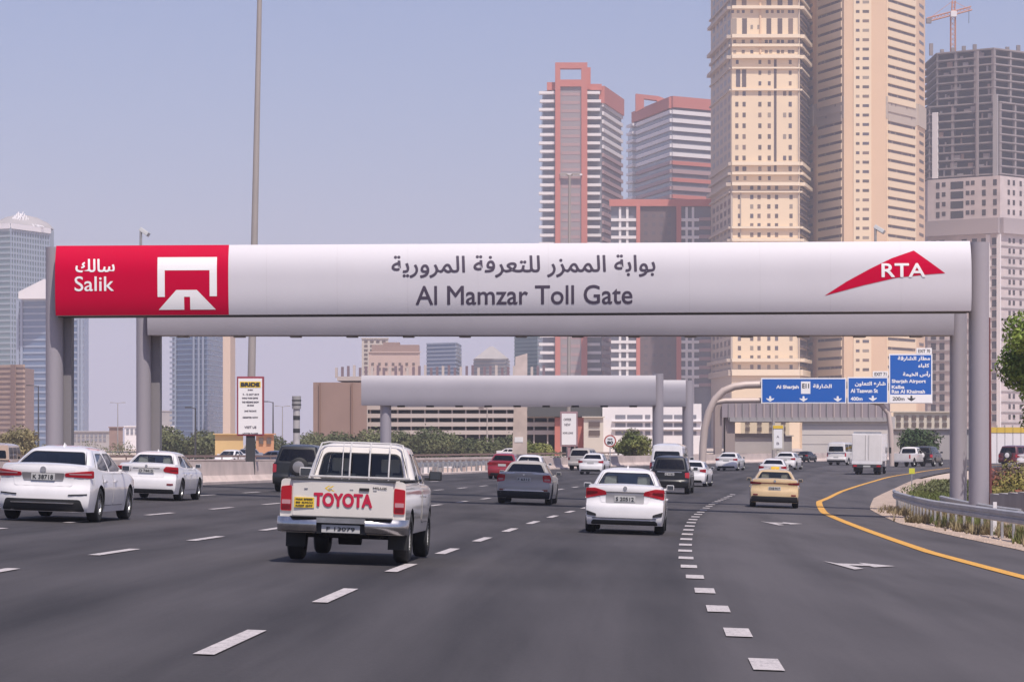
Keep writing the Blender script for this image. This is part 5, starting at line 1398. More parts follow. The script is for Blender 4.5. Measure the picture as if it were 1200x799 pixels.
# overpass with abutment
t = thing('overpass', 'concrete road bridge with ribbed parapet and tall pale abutment wall', 'bridge'); YO_ = 350; ko = YO_ / F; zo = lambda py: zy(py, YO_)
fo = Face(W(838, YO_), W(1049, YO_)); uo = lambda p: (p - 838) * ko
obj('abutment', prism([W(940, YO_), W(1040, YO_), W(1049, YO_ + 14), W(1040, YO_ + 30), W(940, YO_ + 30)], -1, zo(487)), mat('abutment_pale', (.56, .51, .47), .85, var=.05, vscale=.2), t)
for k in range(3): fo.part(t, 'wall_joint', M_conc2, uo(940), uo(1040), zo(498 + 11*k + .4), zo(498 + 11*k), -.05, .03)
fo.part(t, 'deck', M_conc2, uo(855), uo(1042), zo(494), zo(489), -10, .5)
M_par = mat('parapet_mauve', (.27, .23, .25), .7, var=.08, vscale=.3)
for k in range(24):
    p_ = 846 + k * 8.2; fo.part(t, 'parapet_panel', M_par, uo(p_), uo(p_ + 7.4), zo(489), zo(472), 0, .3)
    fo.part(t, 'parapet_post', M_conc if k % 2 else M_conc2, uo(p_ + 7.4), uo(p_ + 8.2), zo(492), zo(471), -.1, .5)
for p0, p1 in ((838, 846), (850, 861.5)): fo.part(t, 'pier', mat('pier_brown', (.30, .24, .22), .85, var=.06, vscale=.4), uo(p0), uo(p1), -1, zo(474), -3, -.2)
fo.part(t, 'railing_band', M_conc, uo(855), uo(925), zo(512), zo(507.5), -6, -5); 
t, f_ = low('retail_building', 'pale shed with a white fascia under the bridge', 860, 928, 372, 511, M_grb, (), M_win)
t, f_ = low('retail_building', 'small cream building glimpsed beneath the bridge deck', 868, 925, 392, 489, mat('cream_low2', (.58, .47, .33), .8), (492, 500), M_win, 5, 14, 5)
low('retail_building', 'cream shop row between bridge and big gantry columns', 1047, 1116, 380, 483, mat('cream_low3', (.52, .46, .38), .8), (487, 495), M_win, 5, 9, 5)
low('retail_building', 'grey shed roof behind the dense green tree', 1040, 1140, 360, 503, M_grb, (), M_win)
# yellow topped fence right
t = thing('site_fence', 'white hoarding with yellow lettered band on top at the right edge', 'fence'); YF = 300; kf = YF / F
f_ = Face(W(1140, YF), W(1215, YF))
for k in range(8): f_.part(t, 'panel', M_wht, k*f_.L/8 + .03, (k+1)*f_.L/8 - .03, G(40, YF) - .5, zy(507, YF), 0, .06); f_.part(t, 'yellow_panel', mat('hoarding_yellow', (.62, .42, .06), .6), k*f_.L/8 + .02, (k+1)*f_.L/8 - .02, zy(507, YF), zy(500.5, YF), 0, .1)
for k in range(9): f_.part(t, 'post', M_post, k*f_.L/8 - .07, k*f_.L/8 + .07, G(40, YF) - .5, zy(498, YF), -.15, -.02)

# ------------------------------------------------------------ barriers and rails
def path_off(Ys, off):
    out = []
    for Y in Ys:
        o_ = off(Y) if callable(off) else off; x, y, th = along(Y, o_); out.append((x, y, G(x, y), th))
    return out
JERSEY = [(-.3, -.1), (.3, -.1), (.3, .08), (.14, .34), (.09, .92), (-.09, .92), (-.14, .34), (-.3, .08)]
def barrier(label, Ys, off, m=M_conc, prof=JERSEY, lift=0):
    t = thing('concrete_barrier', label, 'barrier'); ys_ = list(Ys)
    seg = 6
    Y = ys_[0]
    while Y < ys_[-1]:
        e = min(Y + seg, ys_[-1]); pth = [(x, y, z + lift, th) for x, y, z, th in path_off(frange(Y + .01, e - .02, 1.5), off)]
        obj('segment', sweep(pth, prof), m, t, smooth=25); Y += seg
    return t
barrier('pale concrete barrier along the left road edge beyond the white sedans', frange(60, 152, 2), -17.45)
barrier('long pale concrete barrier curving across behind the distant cars', frange(232, 410, 2), -17.45)
barrier('far low concrete barrier with brown rail on the opposite road edge', frange(90, 400, 3), -37.8, prof=[(-.15, -.3), (.15, -.3), (.12, .7), (-.12, .7)])
t = thing('handrail', 'brown rail topping the far low barrier of the opposite road', 'rail')
obj('rail', sweep([(x, y, z + .86, th) for x, y, z, th in path_off(frange(92, 330, 3), -37.8)], [(-.06, 0), (.06, 0), (.06, .16), (-.06, .16)]), M_brn, t)
pm = None
for Y in range(94, 330, 4):
    x, y, th = along(Y, -37.8); 
    if pm is None: pm = obj('rail_post', box(-.04, .04, -.04, .04, .68, .88), M_brn, t); o = pm
    else: o = pm.copy(); COL.objects.link(o)
    o.location = (x, y, G(x, y))
WB = [(-.02, .0), (.05, .03), (.05, .11), (-.0, .13), (-.0, .18), (.05, .2), (.05, .28), (-.02, .31), (-.05, .31), (-.05, 0)]
def guardrail(label, Ys, off, side=-1, h=.74, step=2.0, m=M_galv, mirror=False, endflare=0):
    t = thing('guardrail', label, 'guardrail'); p = path_off(Ys, off); prof = [(u * -side, v) for u, v in WB]
    n = len(p); pts = []
    for i, (x, y, z, th) in enumerate(p):
        r = max(0, (i - (n - 1 - 4)) / 4) if endflare else 0
        pts.append((x + endflare * r * r * math.cos(th), y, z + h - .31 - .0 * r, th))
    obj('beam', sweep(pts, prof), m, t, smooth=30)
    Y = Ys[0] + .8; first = None
    while Y < Ys[-1]:
        o_ = off(Y) if callable(off) else off; x, y, th = along(Y, o_ + side * -.0)
        if first is None:
            bm = box(-.03, .03, -.08, .08, -.3, h - .06, .0); add_box(bm, -.08, .08, -.06, .06, h - .28, h - .06); first = obj('post', bm, M_post, t); o = first
        else: o = first.copy(); COL.objects.link(o)
        xo = -side * -.12
        o.location = (x + xo * math.cos(th), y - xo * math.sin(th), G(x, y)); o.rotation_euler = (0, 0, -th); Y += step
    return t
EO = lambda Y: edge(Y) + .95
guardrail('steel guardrail curving along the right road edge over sandy verge', frange(22, 126, 1.5), EO, side=1, h=.74, endflare=.0)
guardrail('short steel guardrail with pale end in front of the right gantry columns', frange(86, 116, 1.5), lambda Y: edge(Y) + 3.0 - .012 * (Y - 86), side=1, h=.62)
guardrail('steel guardrail on the median between the white pickup and the red car', frange(152, 231, 2), -17.45, side=1, h=.8)
guardrail('second median guardrail just behind the first, rusty brown', frange(130, 236, 2), -20.6, side=1, h=.85, m=mat('rail_brown', (.25, .19, .17), .7, .2, var=.2, vscale=1))
guardrail('low grey rail behind the grass patch left of the right gantry columns', frange(150, 196, 2), lambda Y: edge(Y) + 4.5, side=1, h=.8)
# clutter of white blocks between the two median rails
t = thing('marker_blocks', 'row of pale and dark concrete blocks under the median guardrails', 'blocks')
rnd = random.Random(3); ms = [M_conc, M_wht, M_conc2, M_rc]
for k in range(56):
    Y = 150 + k * 1.5 + rnd.random()*.4; x, y, th = along(Y, -18.6 - rnd.random()); h = .3 + rnd.random()*.35
    o = bpy.data.objects.new('block', unit_mesh(ms[rnd.randrange(4)])); COL.objects.link(o); o.parent = t
    o.scale = (.3 + rnd.random()*.4, .4, h); o.rotation_euler = (0, 0, rnd.random()); o.location = (x, y, G(x, y) + h/2 - .08)
# kerb at the foot of the left barrier
struct(obj('kerb', sweep(path_off(frange(60, 400, 3), -17.0), [(-.12, -.1), (.12, -.1), (.12, .1), (.09, .13), (-.12, .13)]), M_conc, smooth=25))
# flower bed walls right of the gate
def wall_px(name, label, p0, Y0, p1, Y1, py0, py1, m, cat='wall', thick=.3):
    t = thing(name, label, cat); a, b = W(p0, Y0), W(p1, Y1); d = Vector((b[0]-a[0], b[1]-a[1])); L = d.length; d /= L; n = max(1, int(L/2.5))
    for k in range(n):
        q0 = Vector(a) + d * (L*k/n + .008); q1 = Vector(a) + d * (L*(k+1)/n - .008); zt0 = Z(py0, Y0) + (Z(py1, Y1) - Z(py0, Y0)) * (k+.5)/n
        nr = Vector((-d.y, d.x)) * thick
        pl = [tuple(q0), tuple(q1), tuple(q1 + nr), tuple(q0 + nr)]; g = min(G(*q0), G(*q1))
        bm = prism(pl, g - .2, zt0); obj('wall_panel', bm, m, t)
    return t
wall_px('planter_wall', 'pinkish low wall right of the columns, below the parked maroon suv', 1156, 175, 1262, 150, 548, 546, mat('wall_rose', (.40, .24, .20), .85, var=.1, vscale=.8), 'wall')
wall_px('retaining_wall', 'low grey concrete wall at the right edge behind the guardrail', 1160, 104, 1260, 84, 579, 573, M_conc2, 'wall')

# ------------------------------------------------------------ signs on the far gantry
M_blue = mat('sign_blue', (.006, .10, .42), .4); M_pipe = mat('pipe_pink_grey', (.50, .41, .37), .5, .1, var=.05, vscale=.5)
SY = 232.0; sg = thing('sign_gantry', 'curved double-tube overhead sign gantry with grey tubes spanning the exit', 'sign gantry')
zs = lambda py: Z(py, SY)
def arc(pts, r, y=SY): return tube([(P(a, SY), y, zs(b)) for a, b in pts], r, 12)
obj('upper_tube', arc([(823, 548), (824, 520), (826, 500), (831, 482), (838, 468), (848, 458), (860, 453), (874, 451), (892, 450.5), (1000, 451), (1060, 454)], .29), M_pipe, sg, smooth=50)
obj('lower_tube', arc([(833, 475), (840, 471), (850, 469.5), (892, 469), (1015, 469), (1032, 473), (1041, 484), (1044, 505), (1045, 546)], .2, SY), M_pipe, sg, smooth=50)
obj('base_cover', box(P(820, SY), P(826, SY), SY - .4, SY + .4, zs(549), zs(541), .05), M_conc, sg)
for p_ in (900, 985, 1000, 1035): obj('sign_bracket', box(P(p_, SY) - .06, P(p_, SY) + .06, SY - .3, SY + .1, zs(473), zs(447), .01), M_post, sg)
def sign(label, x0, x1, y0, y1, dy=0, m=M_blue):
    t = thing('direction_sign', label, 'road sign'); Y = SY - .42 - dy
    obj('sign_frame', box(P(x0, SY) - .04, P(x1, SY) + .04, Y, Y + .1, zs(y1) - .04, zs(y0) + .04, .01), M_wt, t)
    f_ = obj('sign_face', box(P(x0, SY) + .05, P(x1, SY) - .05, Y - .012, Y + .01, zs(y1) + .05, zs(y0) - .05), m, t)
    return t, f_, Y - .016
def down_arrow(f_, px, py, Y, m=M_wt, s=1.0):
    q_ = [(-3.6, -1.0), (-1.0, -.3), (-.7, -3.4), (.7, -3.4), (1.0, -.3), (3.6, -1.0), (3.0, .4), (0, 3.2), (-3.0, .4)]
    obj('down_arrow', xz_slab([(P(px + a*s*1.2, SY), zs(py + b*s*.85)) for a, b in q_], Y - .004, Y + .006), m, f_)
t, f_, Ys = sign('widest blue sign of the overhead gantry with Al Sharjah in white', 892, 990.5, 443.5, 472)
text('Al Sharjah', P(909, SY), P(935.5, SY), zs(456.6), zs(451.3), M_wt, f_, bold=.018, y=Ys)
text('الشارقة', P(952, SY), P(974, SY), zs(456), zs(450), M_wt, f_, bold=.018, y=Ys, arabic=True)
b_ = obj('route_shield', box(P(938, SY), P(949, SY), Ys - .006, Ys + .01, zs(461.5), zs(447), .01), M_wt, f_); text('E11', P(939.5, SY), P(947.5, SY), zs(455), zs(449.5), M_dark, b_, bold=.02, y=Ys - .012)
for p_ in (902, 941, 981): down_arrow(f_, p_, 467.5, Ys, s=1.15)
t, f_, Ys = sign('middle smaller blue sign of the overhead gantry reading Al Taawun St', 993, 1039.5, 442.5, 472)
text('شارع التعاون', P(1001, SY), P(1037, SY), zs(454), zs(447), M_wt, f_, bold=.018, y=Ys, arabic=True)
text('Al Taawun St', P(996, SY), P(1028, SY), zs(460.3), zs(455.5), M_wt, f_, bold=.016, y=Ys); text('400m', P(996, SY), P(1010, SY), zs(469.5), zs(465), M_wt, f_, bold=.016, y=Ys); down_arrow(f_, 1022, 467, Ys, s=1.15)
b_ = obj('exit_tab', box(P(1022, SY), P(1040, SY), Ys, Ys + .08, zs(442), zs(435), .01), M_wt, f_); text('EXIT 71', P(1024, SY), P(1038, SY), zs(440.5), zs(436.5), M_dark, b_, bold=.01, y=Ys - .004)
t, f_, Ys = sign('tall blue sign of the overhead gantry with white bottom strip and four Sharjah Airport lines', 1041.5, 1091, 415.5, 472, .06)
text('مطار الشارقة', P(1051, SY), P(1089, SY), zs(423.5), zs(417.5), M_wt, f_, bold=.018, y=Ys, arabic=True)
text('كلباء', P(1075, SY), P(1088, SY), zs(431.5), zs(426), M_wt, f_, bold=.018, y=Ys, arabic=True)
text('رأس الخيمة', P(1057, SY), P(1089, SY), zs(442), zs(435), M_wt, f_, bold=.018, y=Ys, arabic=True)
text('Sharjah Airport', P(1044, SY), P(1084, SY), zs(450), zs(444.5), M_wt, f_, bold=.014, y=Ys); text('Kalba', P(1044, SY), P(1059, SY), zs(455.6), zs(451.4), M_wt, f_, bold=.014, y=Ys)
text('Ras Al Khaimah', P(1044, SY), P(1083, SY), zs(461), zs(456.6), M_wt, f_, bold=.014, y=Ys)
b_ = obj('white_strip', box(P(1042, SY), P(1090.5, SY), Ys - .008, Ys + .01, zs(472), zs(462.3)), M_wt, f_); text('200m', P(1045, SY), P(1059, SY), zs(469.5), zs(465), M_dark, b_, bold=.01, y=Ys - .012); down_arrow(f_, 1067, 467, Ys - .008, M_dark, 1.15)
b_ = obj('exit_tab', box(P(1073, SY), P(1091, SY), Ys, Ys + .08, zs(415), zs(408), .01), M_wt, f_); text('EXIT 70', P(1075, SY), P(1089, SY), zs(413.5), zs(409.5), M_dark, b_, bold=.01, y=Ys - .004)

# ------------------------------------------------------------ masts, boards, lamps
# high light mast with an advert board on its foot
MY = 136.0
t = thing('light_mast', 'very tall tapering light mast rising out of the picture behind the beam', 'light mast')
xb, xt = P(292, MY), P(305.5, MY); gm = G(xb, MY); Ht = Z(-60, MY)
M_mast = mat('mast_tan_grey', (.38, .34, .32), .6, .2, var=.06, vscale=.5)
obj('mast', cyl((xb, MY, gm), (xt, MY, Ht), .20, .10, 16), M_mast, t, smooth=40); obj('mast_foot', box(xb - .35, xb + .35, MY - .35, MY + .35, gm - .1, gm + .45, .06), M_conc, t)
bm = bmesh.new()
for k in range(6): a = 2*PI*k/6; add_cyl(bm, (xt, MY, Ht), (xt + math.cos(a)*1.1, MY + math.sin(a)*1.1, Ht), .03, n=6); add_box(bm, xt + math.cos(a)*1.1 - .2, xt + math.cos(a)*1.1 + .2, MY + math.sin(a)*1.1 - .2, MY + math.sin(a)*1.1 + .2, Ht - .12, Ht)
obj('lamp_ring', bm, M_mast, t)
def board(label, px0, px1, py0, py1, Y, mframe, foot_py, header=None, lines=None, depth=.35, footw=.2, face=M_wt):
    t = thing('advert_board', label, 'advert board'); x0, x1 = P(px0, Y), P(px1, Y); z1, z0 = Z(py0, Y), Z(py1, Y); k = Y / F
    obj('board_frame', box(x0, x1, Y, Y + depth, z0, z1, .03), mframe, t)
    f_ = obj('poster', box(x0 + 1.8*k, x1 - 1.8*k, Y - .02, Y + .01, z0 + 2*k, z1 - 2.4*k), face, t)
    xm = (x0 + x1)/2; g = G(xm, Y)
    obj('foot', box(xm - footw, xm + footw, Y + .05, Y + depth - .05, g - .1, z0 + .02, .03), mframe if footw < .2 else M_dark, t)
    if header: 
        h_ = obj('header', box(x0 + 3.5*k, x1 - 3.5*k, Y - .03, Y, z1 - 13*k, z1 - 6*k), M_stick, f_)
        text(header, x0 + 4.6*k, x1 - 4.6*k, z1 - 12*k, z1 - 7*k, M_dark, h_, bold=.02, y=Y - .036)
    for i, (s_, a, b, yy, hh) in enumerate(lines or []): text(s_, x0 + a*k, x0 + b*k, z1 - (yy + hh)*k, z1 - yy*k, M_ink, f_, bold=.004, y=Y - .026)
    return t
board('tall advert board in red frame with yellow BRIDE header, in front of the light mast', 277.5, 309, 441, 510.5, 134.5, mat('frame_maroon', (.28, .05, .07), .5), 540, 'BRIDE',
      [('DUBAI', 13, 19, 15, 1.6), ('9 - 12 OCT 2019', 7, 26, 20, 2.2), ('WORLD TRADE CENTRE', 6, 25, 24.5, 1.8), ('THE WEDDING SHOW', 6, 26, 29, 2.2), ('ABU DHABI', 12, 20, 33, 1.8), ('SAVE THE DATE', 9, 23, 39.5, 2.0), ('REGISTER NOW', 7, 25, 47, 2.0), ('VISIT US', 9, 23, 58, 3.0), ('LIMITED PLACES', 7, 25, 66, 1.2)])
board('slim white advert board under a lamp post near the car park ramp', 656.5, 677, 482, 523, 250, mat('frame_mauve', (.32, .20, .22), .6), 530, None, [('OFFER', 4, 13, 8, 3), ('NEW', 5, 12, 14, 3), ('HOME LOANS', 3, 15, 24, 2.4)], footw=.12)
board('white advert board with orange top left of the abutment wall', 905, 918.5, 498, 527, 275, mat('frame_pale', (.50, .46, .40), .6), 536, None, [('A', 5, 8, 12, 3), ('B', 5, 8, 20, 3)], footw=.12)
Yb = 275; obj('orange_header', box(P(906, Yb), P(917.6, Yb), Yb - .06, Yb - .02, Z(502, Yb), Z(498.5, Yb)), M_stick, [o for o in COL.objects if o.get('label', '').startswith('white advert board with orange')][0])
def lamp_post(label, px, py_top, Y, px_base=None, arm=1.2, r=.09, m=M_mast, double=True, dark=False):
    t = thing('street_lamp', label, 'street lamp', group=None); x = P(px, Y); xb_ = P(px_base or px, Y); g = G(xb_, Y); zt2 = Z(py_top, Y)
    mm = M_dark if dark else m
    obj('pole', cyl((xb_, Y, g - .2), (x, Y, zt2), r*1.5, r*.8, 10), mm, t, smooth=40)
    for s_ in ((-1, 1) if double else (-1,)):
        a = obj('arm', tube([(x, Y, zt2 - .1), (x + s_*arm*.5, Y, zt2 + .05), (x + s_*arm, Y, zt2 + .08)], r*.5, 6), mm, t); obj('lamp_head', box(x + s_*arm - .35, x + s_*arm + .35, Y - .16, Y + .16, zt2 + .0, zt2 + .14, .04), mm, a)
    return t
lamp_post('tall pale street lamp in front of the red-framed tower', 667.5, 205, 262, 666, arm=.55, r=.13)
lamp_post('slim dark street lamp over the big white sedan at left', 45, 452, 420, dark=True, arm=1.4, double=False)
lamp_post('slim dark street lamp in front of the dark blue glass tower', 229, 478, 330, dark=True, double=False, arm=.8)
lamp_post('slim grey street lamp before the small tan blocks', 138, 472, 600, double=True, arm=1.2)
lamp_post('dark street lamp right of the advert board', 320, 471, 420, dark=True, double=False, arm=1.0)
lamp_post('faint street lamp farthest back right of the advert board', 331, 476, 600, double=True, arm=1.2)
lamp_post('thin pale street lamp in front of the car park decks', 571, 477, 420, double=False, arm=.8)
lamp_post('short lamp post between the sign gantry and the brown bridge pier', 906.5, 455, 285, double=False, arm=.3, r=.12)
# concrete pylon
t = thing('concrete_pylon', 'broad pale concrete pylon rising behind the distant gantry', 'pylon')
YY = 262; bm = bmesh.new()
vs0 = [(P(599.5, YY), YY), (P(617.5, YY), YY), (P(617.5, YY), YY + 1.2), (P(599.5, YY), YY + 1.2)]
A = [bm.verts.new((x, y, G(x, y) - 1)) for x, y in vs0]; B = [bm.verts.new((P(604 if i in (0, 3) else 618, YY), y, Z(414 if i in (1, 2) else 418, YY))) for i, (x, y) in enumerate(vs0)]
for i in range(4): bm.faces.new((A[i], A[(i+1) % 4], B[(i+1) % 4], B[i]))
bm.faces.new(A[::-1]); bm.faces.new(B); bmesh.ops.recalc_face_normals(bm, faces=bm.faces); obj('shaft', bm, M_conc, t)
obj('notice', box(P(603, YY), P(613, YY), YY - .03, YY + .02, Z(518, YY), Z(512, YY)), M_wt, t)
# striped radar post
RY = 150; t = thing('radar_post', 'fat grey post with two black bands beside the advert board', 'radar post'); x = P(347.5, RY); g = G(x, RY)
obj('post', cyl((x, RY, g - .1), (x, RY, Z(478, RY)), .17, n=20), mat('post_grey', (.42, .40, .40), .6, var=.1, vscale=3), t, smooth=40)
for a_, b_ in ((492, 487), (507, 502)): obj('black_band', cyl((x, RY, Z(a_, RY)), (x, RY, Z(b_, RY)), .176, n=20), M_dark, t, smooth=40)
bm = cyl((x, RY, Z(479, RY)), (x, RY, Z(464, RY)), .225, n=20); obj('head', bm, mat('post_head', (.30, .29, .29), .6), t, smooth=40)
for z_ in (474, 469): obj('head_ring', cyl((x, RY, Z(z_ + .6, RY)), (x, RY, Z(z_ - .6, RY)), .24, n=20), M_dark, t)
# round speed sign
VY = 225; t = thing('speed_sign', 'round red-rimmed white speed sign in front of the rounded yellow-green tree', 'road sign'); x = P(715, VY); z = Z(516.5, VY); r = 7.2 * VY / F
obj('sign_disc', cyl((x, VY, z), (x, VY + .05, z), r, n=28), mat('sign_rim', (.40, .10, .08), .5), t); d_ = obj('sign_face', cyl((x, VY - .012, z), (x, VY + .01, z), r*.78, n=28), M_wt, t)
text('80', x - r*.5, x + r*.5, z - r*.55, z - r*.0, M_dark, d_, bold=.02, y=VY - .02); text('MAX', x - r*.4, x + r*.4, z + r*.15, z + r*.45, M_dark, d_, bold=.008, y=VY - .02)
obj('sign_post', cyl((x, VY + .08, G(x, VY) - .1), (x, VY + .08, z + r*.8), .04, n=8), M_post, t)
# small yellow sign, thin mast
t = thing('marker_sign', 'small yellow marker sign on a thin post left of the right columns', 'road sign'); Yq = 165; x = P(1068.5, Yq)
obj('post', cyl((x, Yq, G(x, Yq) - .1), (x, Yq, Z(548, Yq)), .03, n=6), M_post, t); obj('plate', box(x - .16, x + .16, Yq - .04, Yq - .02, Z(555, Yq), Z(548.5, Yq), .01), mat('sign_lime', (.55, .55, .05), .5), t)
t = thing('thin_mast', 'thin dark red mast standing right of the front gantry column', 'mast'); Yq = 108; x = P(1161, Yq)
obj('mast', cyl((x, Yq, G(x, Yq) - .2), (x - .05, Yq, Z(372, Yq)), .05, .035, 8), mat('mast_red', (.14, .04, .04), .6), t)
t = thing('marker_post', 'short white delineator post by the guardrail at the right edge', 'marker post'); Yq = 78; x = P(1166, Yq)
obj('post', box(x - .05, x + .05, Yq, Yq + .05, G(x, Yq) - .1, Z(588, Yq), .01), M_wht, t)

# ------------------------------------------------------------ plants
L_green = leaf_mat('leaves_green', (.06, .075, .03), (.17, .175, .08), .35); L_olive = leaf_mat('leaves_olive', (.09, .11, .03), (.24, .24, .07), .5)
L_dark = leaf_mat('leaves_dark', (.03, .055, .02), (.08, .11, .04), .4); L_near = leaf_mat('leaves_near', (.06, .11, .015), (.26, .33, .07), .9)
L_dry = leaf_mat('leaves_dry', (.16, .14, .07), (.30, .25, .12), .4); L_flo = leaf_mat('flowers_red', (.12, .08, .04), (.34, .08, .07), 1.2); L_yel = leaf_mat('leaves_yellow', (.13, .12, .04), (.30, .25, .07), .8)
M_bark = mat('bark', (.16, .12, .09), .9, var=.2, vscale=3, bump=.5, bscale=12)
def tree(name, label, px, Y, py_top, wpx, m, n=2500, size=.22, seed=0, trunk_h=.35, blobs=9, cat='tree', base=None, flat=.8):
    x = P(px, Y); g = G(x, Y) if base is None else base; H_ = Z(py_top, Y) - g; wd = wpx * Y / F / 2; rnd = random.Random(seed)
    t = thing(name, label, cat, (x, Y, g))
    tr = bmesh.new(); add_cyl(tr, (0, 0, -.2), (.05*H_, 0, H_*trunk_h), H_*.035, H_*.026, 9, False)
    bl = []
    for k in range(blobs):
        a = 2*PI*k/blobs + rnd.random(); rr = wd * (.25 + .42 * rnd.random()); zc_ = H_ * (trunk_h + .08 + (1 - trunk_h) * .62 * rnd.random())
        bx, by = math.cos(a)*rr, math.sin(a)*rr; sz = wd * (.32 + .2*rnd.random()); szz = min(sz*flat, (H_ - zc_)*.98); bl.append((bx, by, zc_, sz, max(.15, szz)))
        add_cyl(tr, (.05*H_, 0, H_*trunk_h*.9), (bx*.8, by*.8, zc_), H_*.018, H_*.006, 6, False)
    bl.append((0, 0, H_*.72, wd*.5, H_*.27))
    obj('trunk', tr, M_bark, t); obj('crown', leaf_cloud(bl, n, size, seed), m, t)
    return t
tree('round_tree', 'rounded yellow-green tree behind the round speed sign', 741, 285, 501, 48, L_olive, 5200, .15, 2, .1, 12)
tree('dense_tree', 'wide dense green tree left of the right gantry columns', 1077, 292, 501, 60, L_dark, 6500, .16, 5, .2, 14)
tree('dry_tree', 'pale dry wispy tree at the left edge behind the white sedan', 22, 300, 497, 62, L_dry, 5200, .16, 9, .1, 12)
# big near tree at the right edge
t = tree('roadside_tree', 'big bright green tree leaning in at the right edge', 1242, 112, 318, 150, L_near, 30000, .095, 11, .3, 20)
def hedge(name, x0, x1, Y, ytop, m, n, size, seed=0, depth=3):
    rnd = random.Random(seed); bl = []; p = x0
    while p < x1:
        x = P(p, Y); g = G(x, Y); h = (Z(ytop, Y) - g) * (.6 + .55*rnd.random()); bl.append((x, Y + rnd.random()*depth, g + h*.45, h*.7, h*.55)); p += h * (.6 + .6*rnd.random()) * F / Y
    o = obj(name, leaf_cloud(bl, n, size, seed), m); return stuffed(o)
hedge('hedge', 352, 606, 395, 503, L_green, 26000, .2, 1); hedge('hedge', 190, 256, 380, 502.5, L_green, 9000, .2, 2); hedge('hedge', 300, 372, 400, 507, L_green, 7500, .2, 3)
hedge('hedge', 616, 652, 330, 509, L_olive, 4000, .18, 4); hedge('hedge', -20, 56, 330, 508, L_dry, 6000, .15, 5); hedge('hedge', 100, 160, 420, 516, L_green, 900, .14, 6)
hedge('shrub_strip', 655, 712, 300, 525, L_dark, 700, .1, 12)
# verge planting right
def scatter(name, fn, n, m, hmin, hmax, seed, wd=.035, per=7):
    rnd = random.Random(seed); V = []; Fc = []
    for i in range(n):
        x, y = fn(rnd); z = G(x, y); h = hmin + (hmax - hmin)*rnd.random()
        for j in range(per):
            a = rnd.random()*2*PI; l = .15 + .5*rnd.random(); dx, dy = math.cos(a), math.sin(a); k = len(V)
            V += [(x - dy*wd, y + dx*wd, z), (x + dy*wd, y - dx*wd, z), (x + dx*l*h*.8, y + dy*l*h*.8, z + h*(.6 + .4*rnd.random()))]; Fc.append((k, k+1, k+2))
    me = bpy.data.meshes.new(name); me.from_pydata(V, [], Fc); me.update(); return stuffed(obj(name, me, m))
def band(Y0, Y1, o0, o1):
    def f(r):
        Y = Y0 + (Y1 - Y0)*r.random(); o_ = o0 + (o1 - o0)*r.random(); x, y, _ = along(Y, edge(Y) + o_); return x, y
    return f
def clumps(Y0, Y1, o0, o1, n, rad, seed):
    r0 = random.Random(seed); cs = [band(Y0, Y1, o0, o1)(r0) + (rad*(.5 + r0.random()),) for _ in range(n)]
    def f(r): c_ = r.choice(cs); return c_[0] + r.gauss(0, c_[2]), c_[1] + r.gauss(0, c_[2]*2)
    return f
scatter('grass', band(118, 185, 1.6, 9), 9000, leaf_mat('grass_green', (.07, .10, .025), (.19, .20, .06), .4), .12, .4, 1, .05)
scatter('grass_tufts', clumps(50, 92, .9, 2.4, 20, .16, 4), 1300, leaf_mat('grass_mid', (.10, .13, .03), (.22, .21, .08), .6), .12, .42, 2, .02)
scatter('dry_grass', clumps(56, 118, .6, 2.6, 60, .22, 5), 2600, leaf_mat('grass_dry', (.20, .16, .09), (.34, .27, .16), .6), .1, .38, 3, .02)
def bedf(p0, p1, Y0, Y1):
    def f(r): Y = Y0 + (Y1 - Y0)*r.random(); return P(p0 + (p1 - p0)*r.random(), Y), Y
    return f
scatter('flower_bed', bedf(1158, 1262, 112, 150), 5200, L_yel, .25, .8, 6, .05)
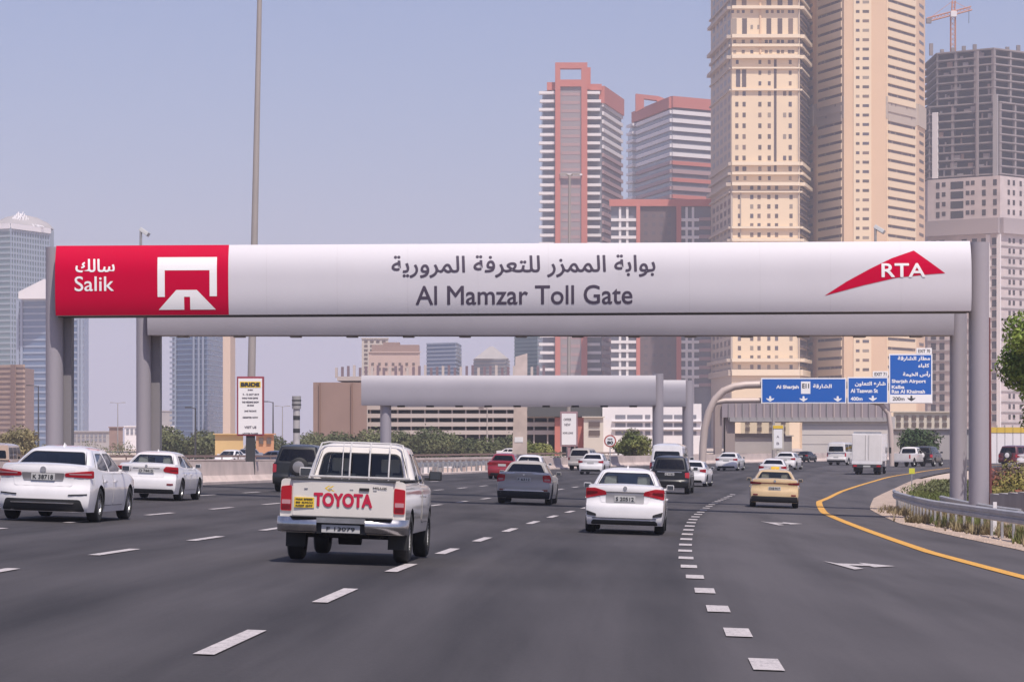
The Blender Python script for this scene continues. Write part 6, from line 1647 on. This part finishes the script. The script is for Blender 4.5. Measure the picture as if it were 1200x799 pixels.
def bush_blobs(name, specs, m, n, size, seed):
    bl = []
    for px, Y, h, r_ in specs: x = P(px, Y); bl.append((x, Y, G(x, Y) + h*.5, r_, h*.55))
    return stuffed(obj(name, leaf_cloud(bl, n, size, seed), m))
bush_blobs('red_shrubs', [(1166, 142, 1.1, .9), (1172, 150, 1.3, 1.0), (1160, 158, 1.0, .8), (1196, 110, .9, .7), (1206, 104, 1.0, .9)], L_flo, 1300, .09, 21)
bush_blobs('yellow_shrubs', [(1186, 140, 1.3, 1.0), (1198, 135, 1.5, 1.1), (1190, 150, 1.7, 1.1), (1178, 128, .8, .8)], L_yel, 1800, .09, 22)
bush_blobs('green_shrubs', [(1150, 132, .8, .7), (1100, 150, .8, 1.2), (1112, 146, .9, 1.2), (1085, 150, .6, 1.3), (1190, 126, .8, .8)], L_green, 1800, .09, 23)
# stones and gravel on the verge
V = []; Fc = []; rnd = random.Random(8)
for i in range(2600):
    Y = 35 + 90*rnd.random(); o_ = .0 + 3*rnd.random()**1.5; x, y, _ = along(Y, edge(Y) + o_); z = G(x, y) + .012; s_ = .012 + .03*rnd.random()**3; k = len(V)
    V += [(x - s_, y - s_, z), (x + s_, y - s_*.8, z), (x + s_*.7, y + s_, z), (x - s_, y + s_, z), (x + .1*s_, y, z + s_*1.1)]; Fc += [(k, k+1, k+4), (k+1, k+2, k+4), (k+2, k+3, k+4), (k+3, k, k+4)]
me = bpy.data.meshes.new('gravel'); me.from_pydata(V, [], Fc); stuffed(obj('gravel', me, M_verge))

# ------------------------------------------------------------ haze
hz_ = obj('haze', box(-9600, 9600, -200, 9800, -3, 330), None); stuffed(hz_)
m = bpy.data.materials.new('haze'); m.use_nodes = True; t_ = m.node_tree
for n_ in list(t_.nodes): t_.nodes.remove(n_)
out = t_.nodes.new('ShaderNodeOutputMaterial'); v_ = t_.nodes.new('ShaderNodeVolumePrincipled')
v_.inputs['Color'].default_value = (.76, .79, .93, 1); v_.inputs['Density'].default_value = HAZE; v_.inputs['Anisotropy'].default_value = .2
t_.links.new(v_.outputs[0], out.inputs['Volume']); hz_.data.materials.append(m)
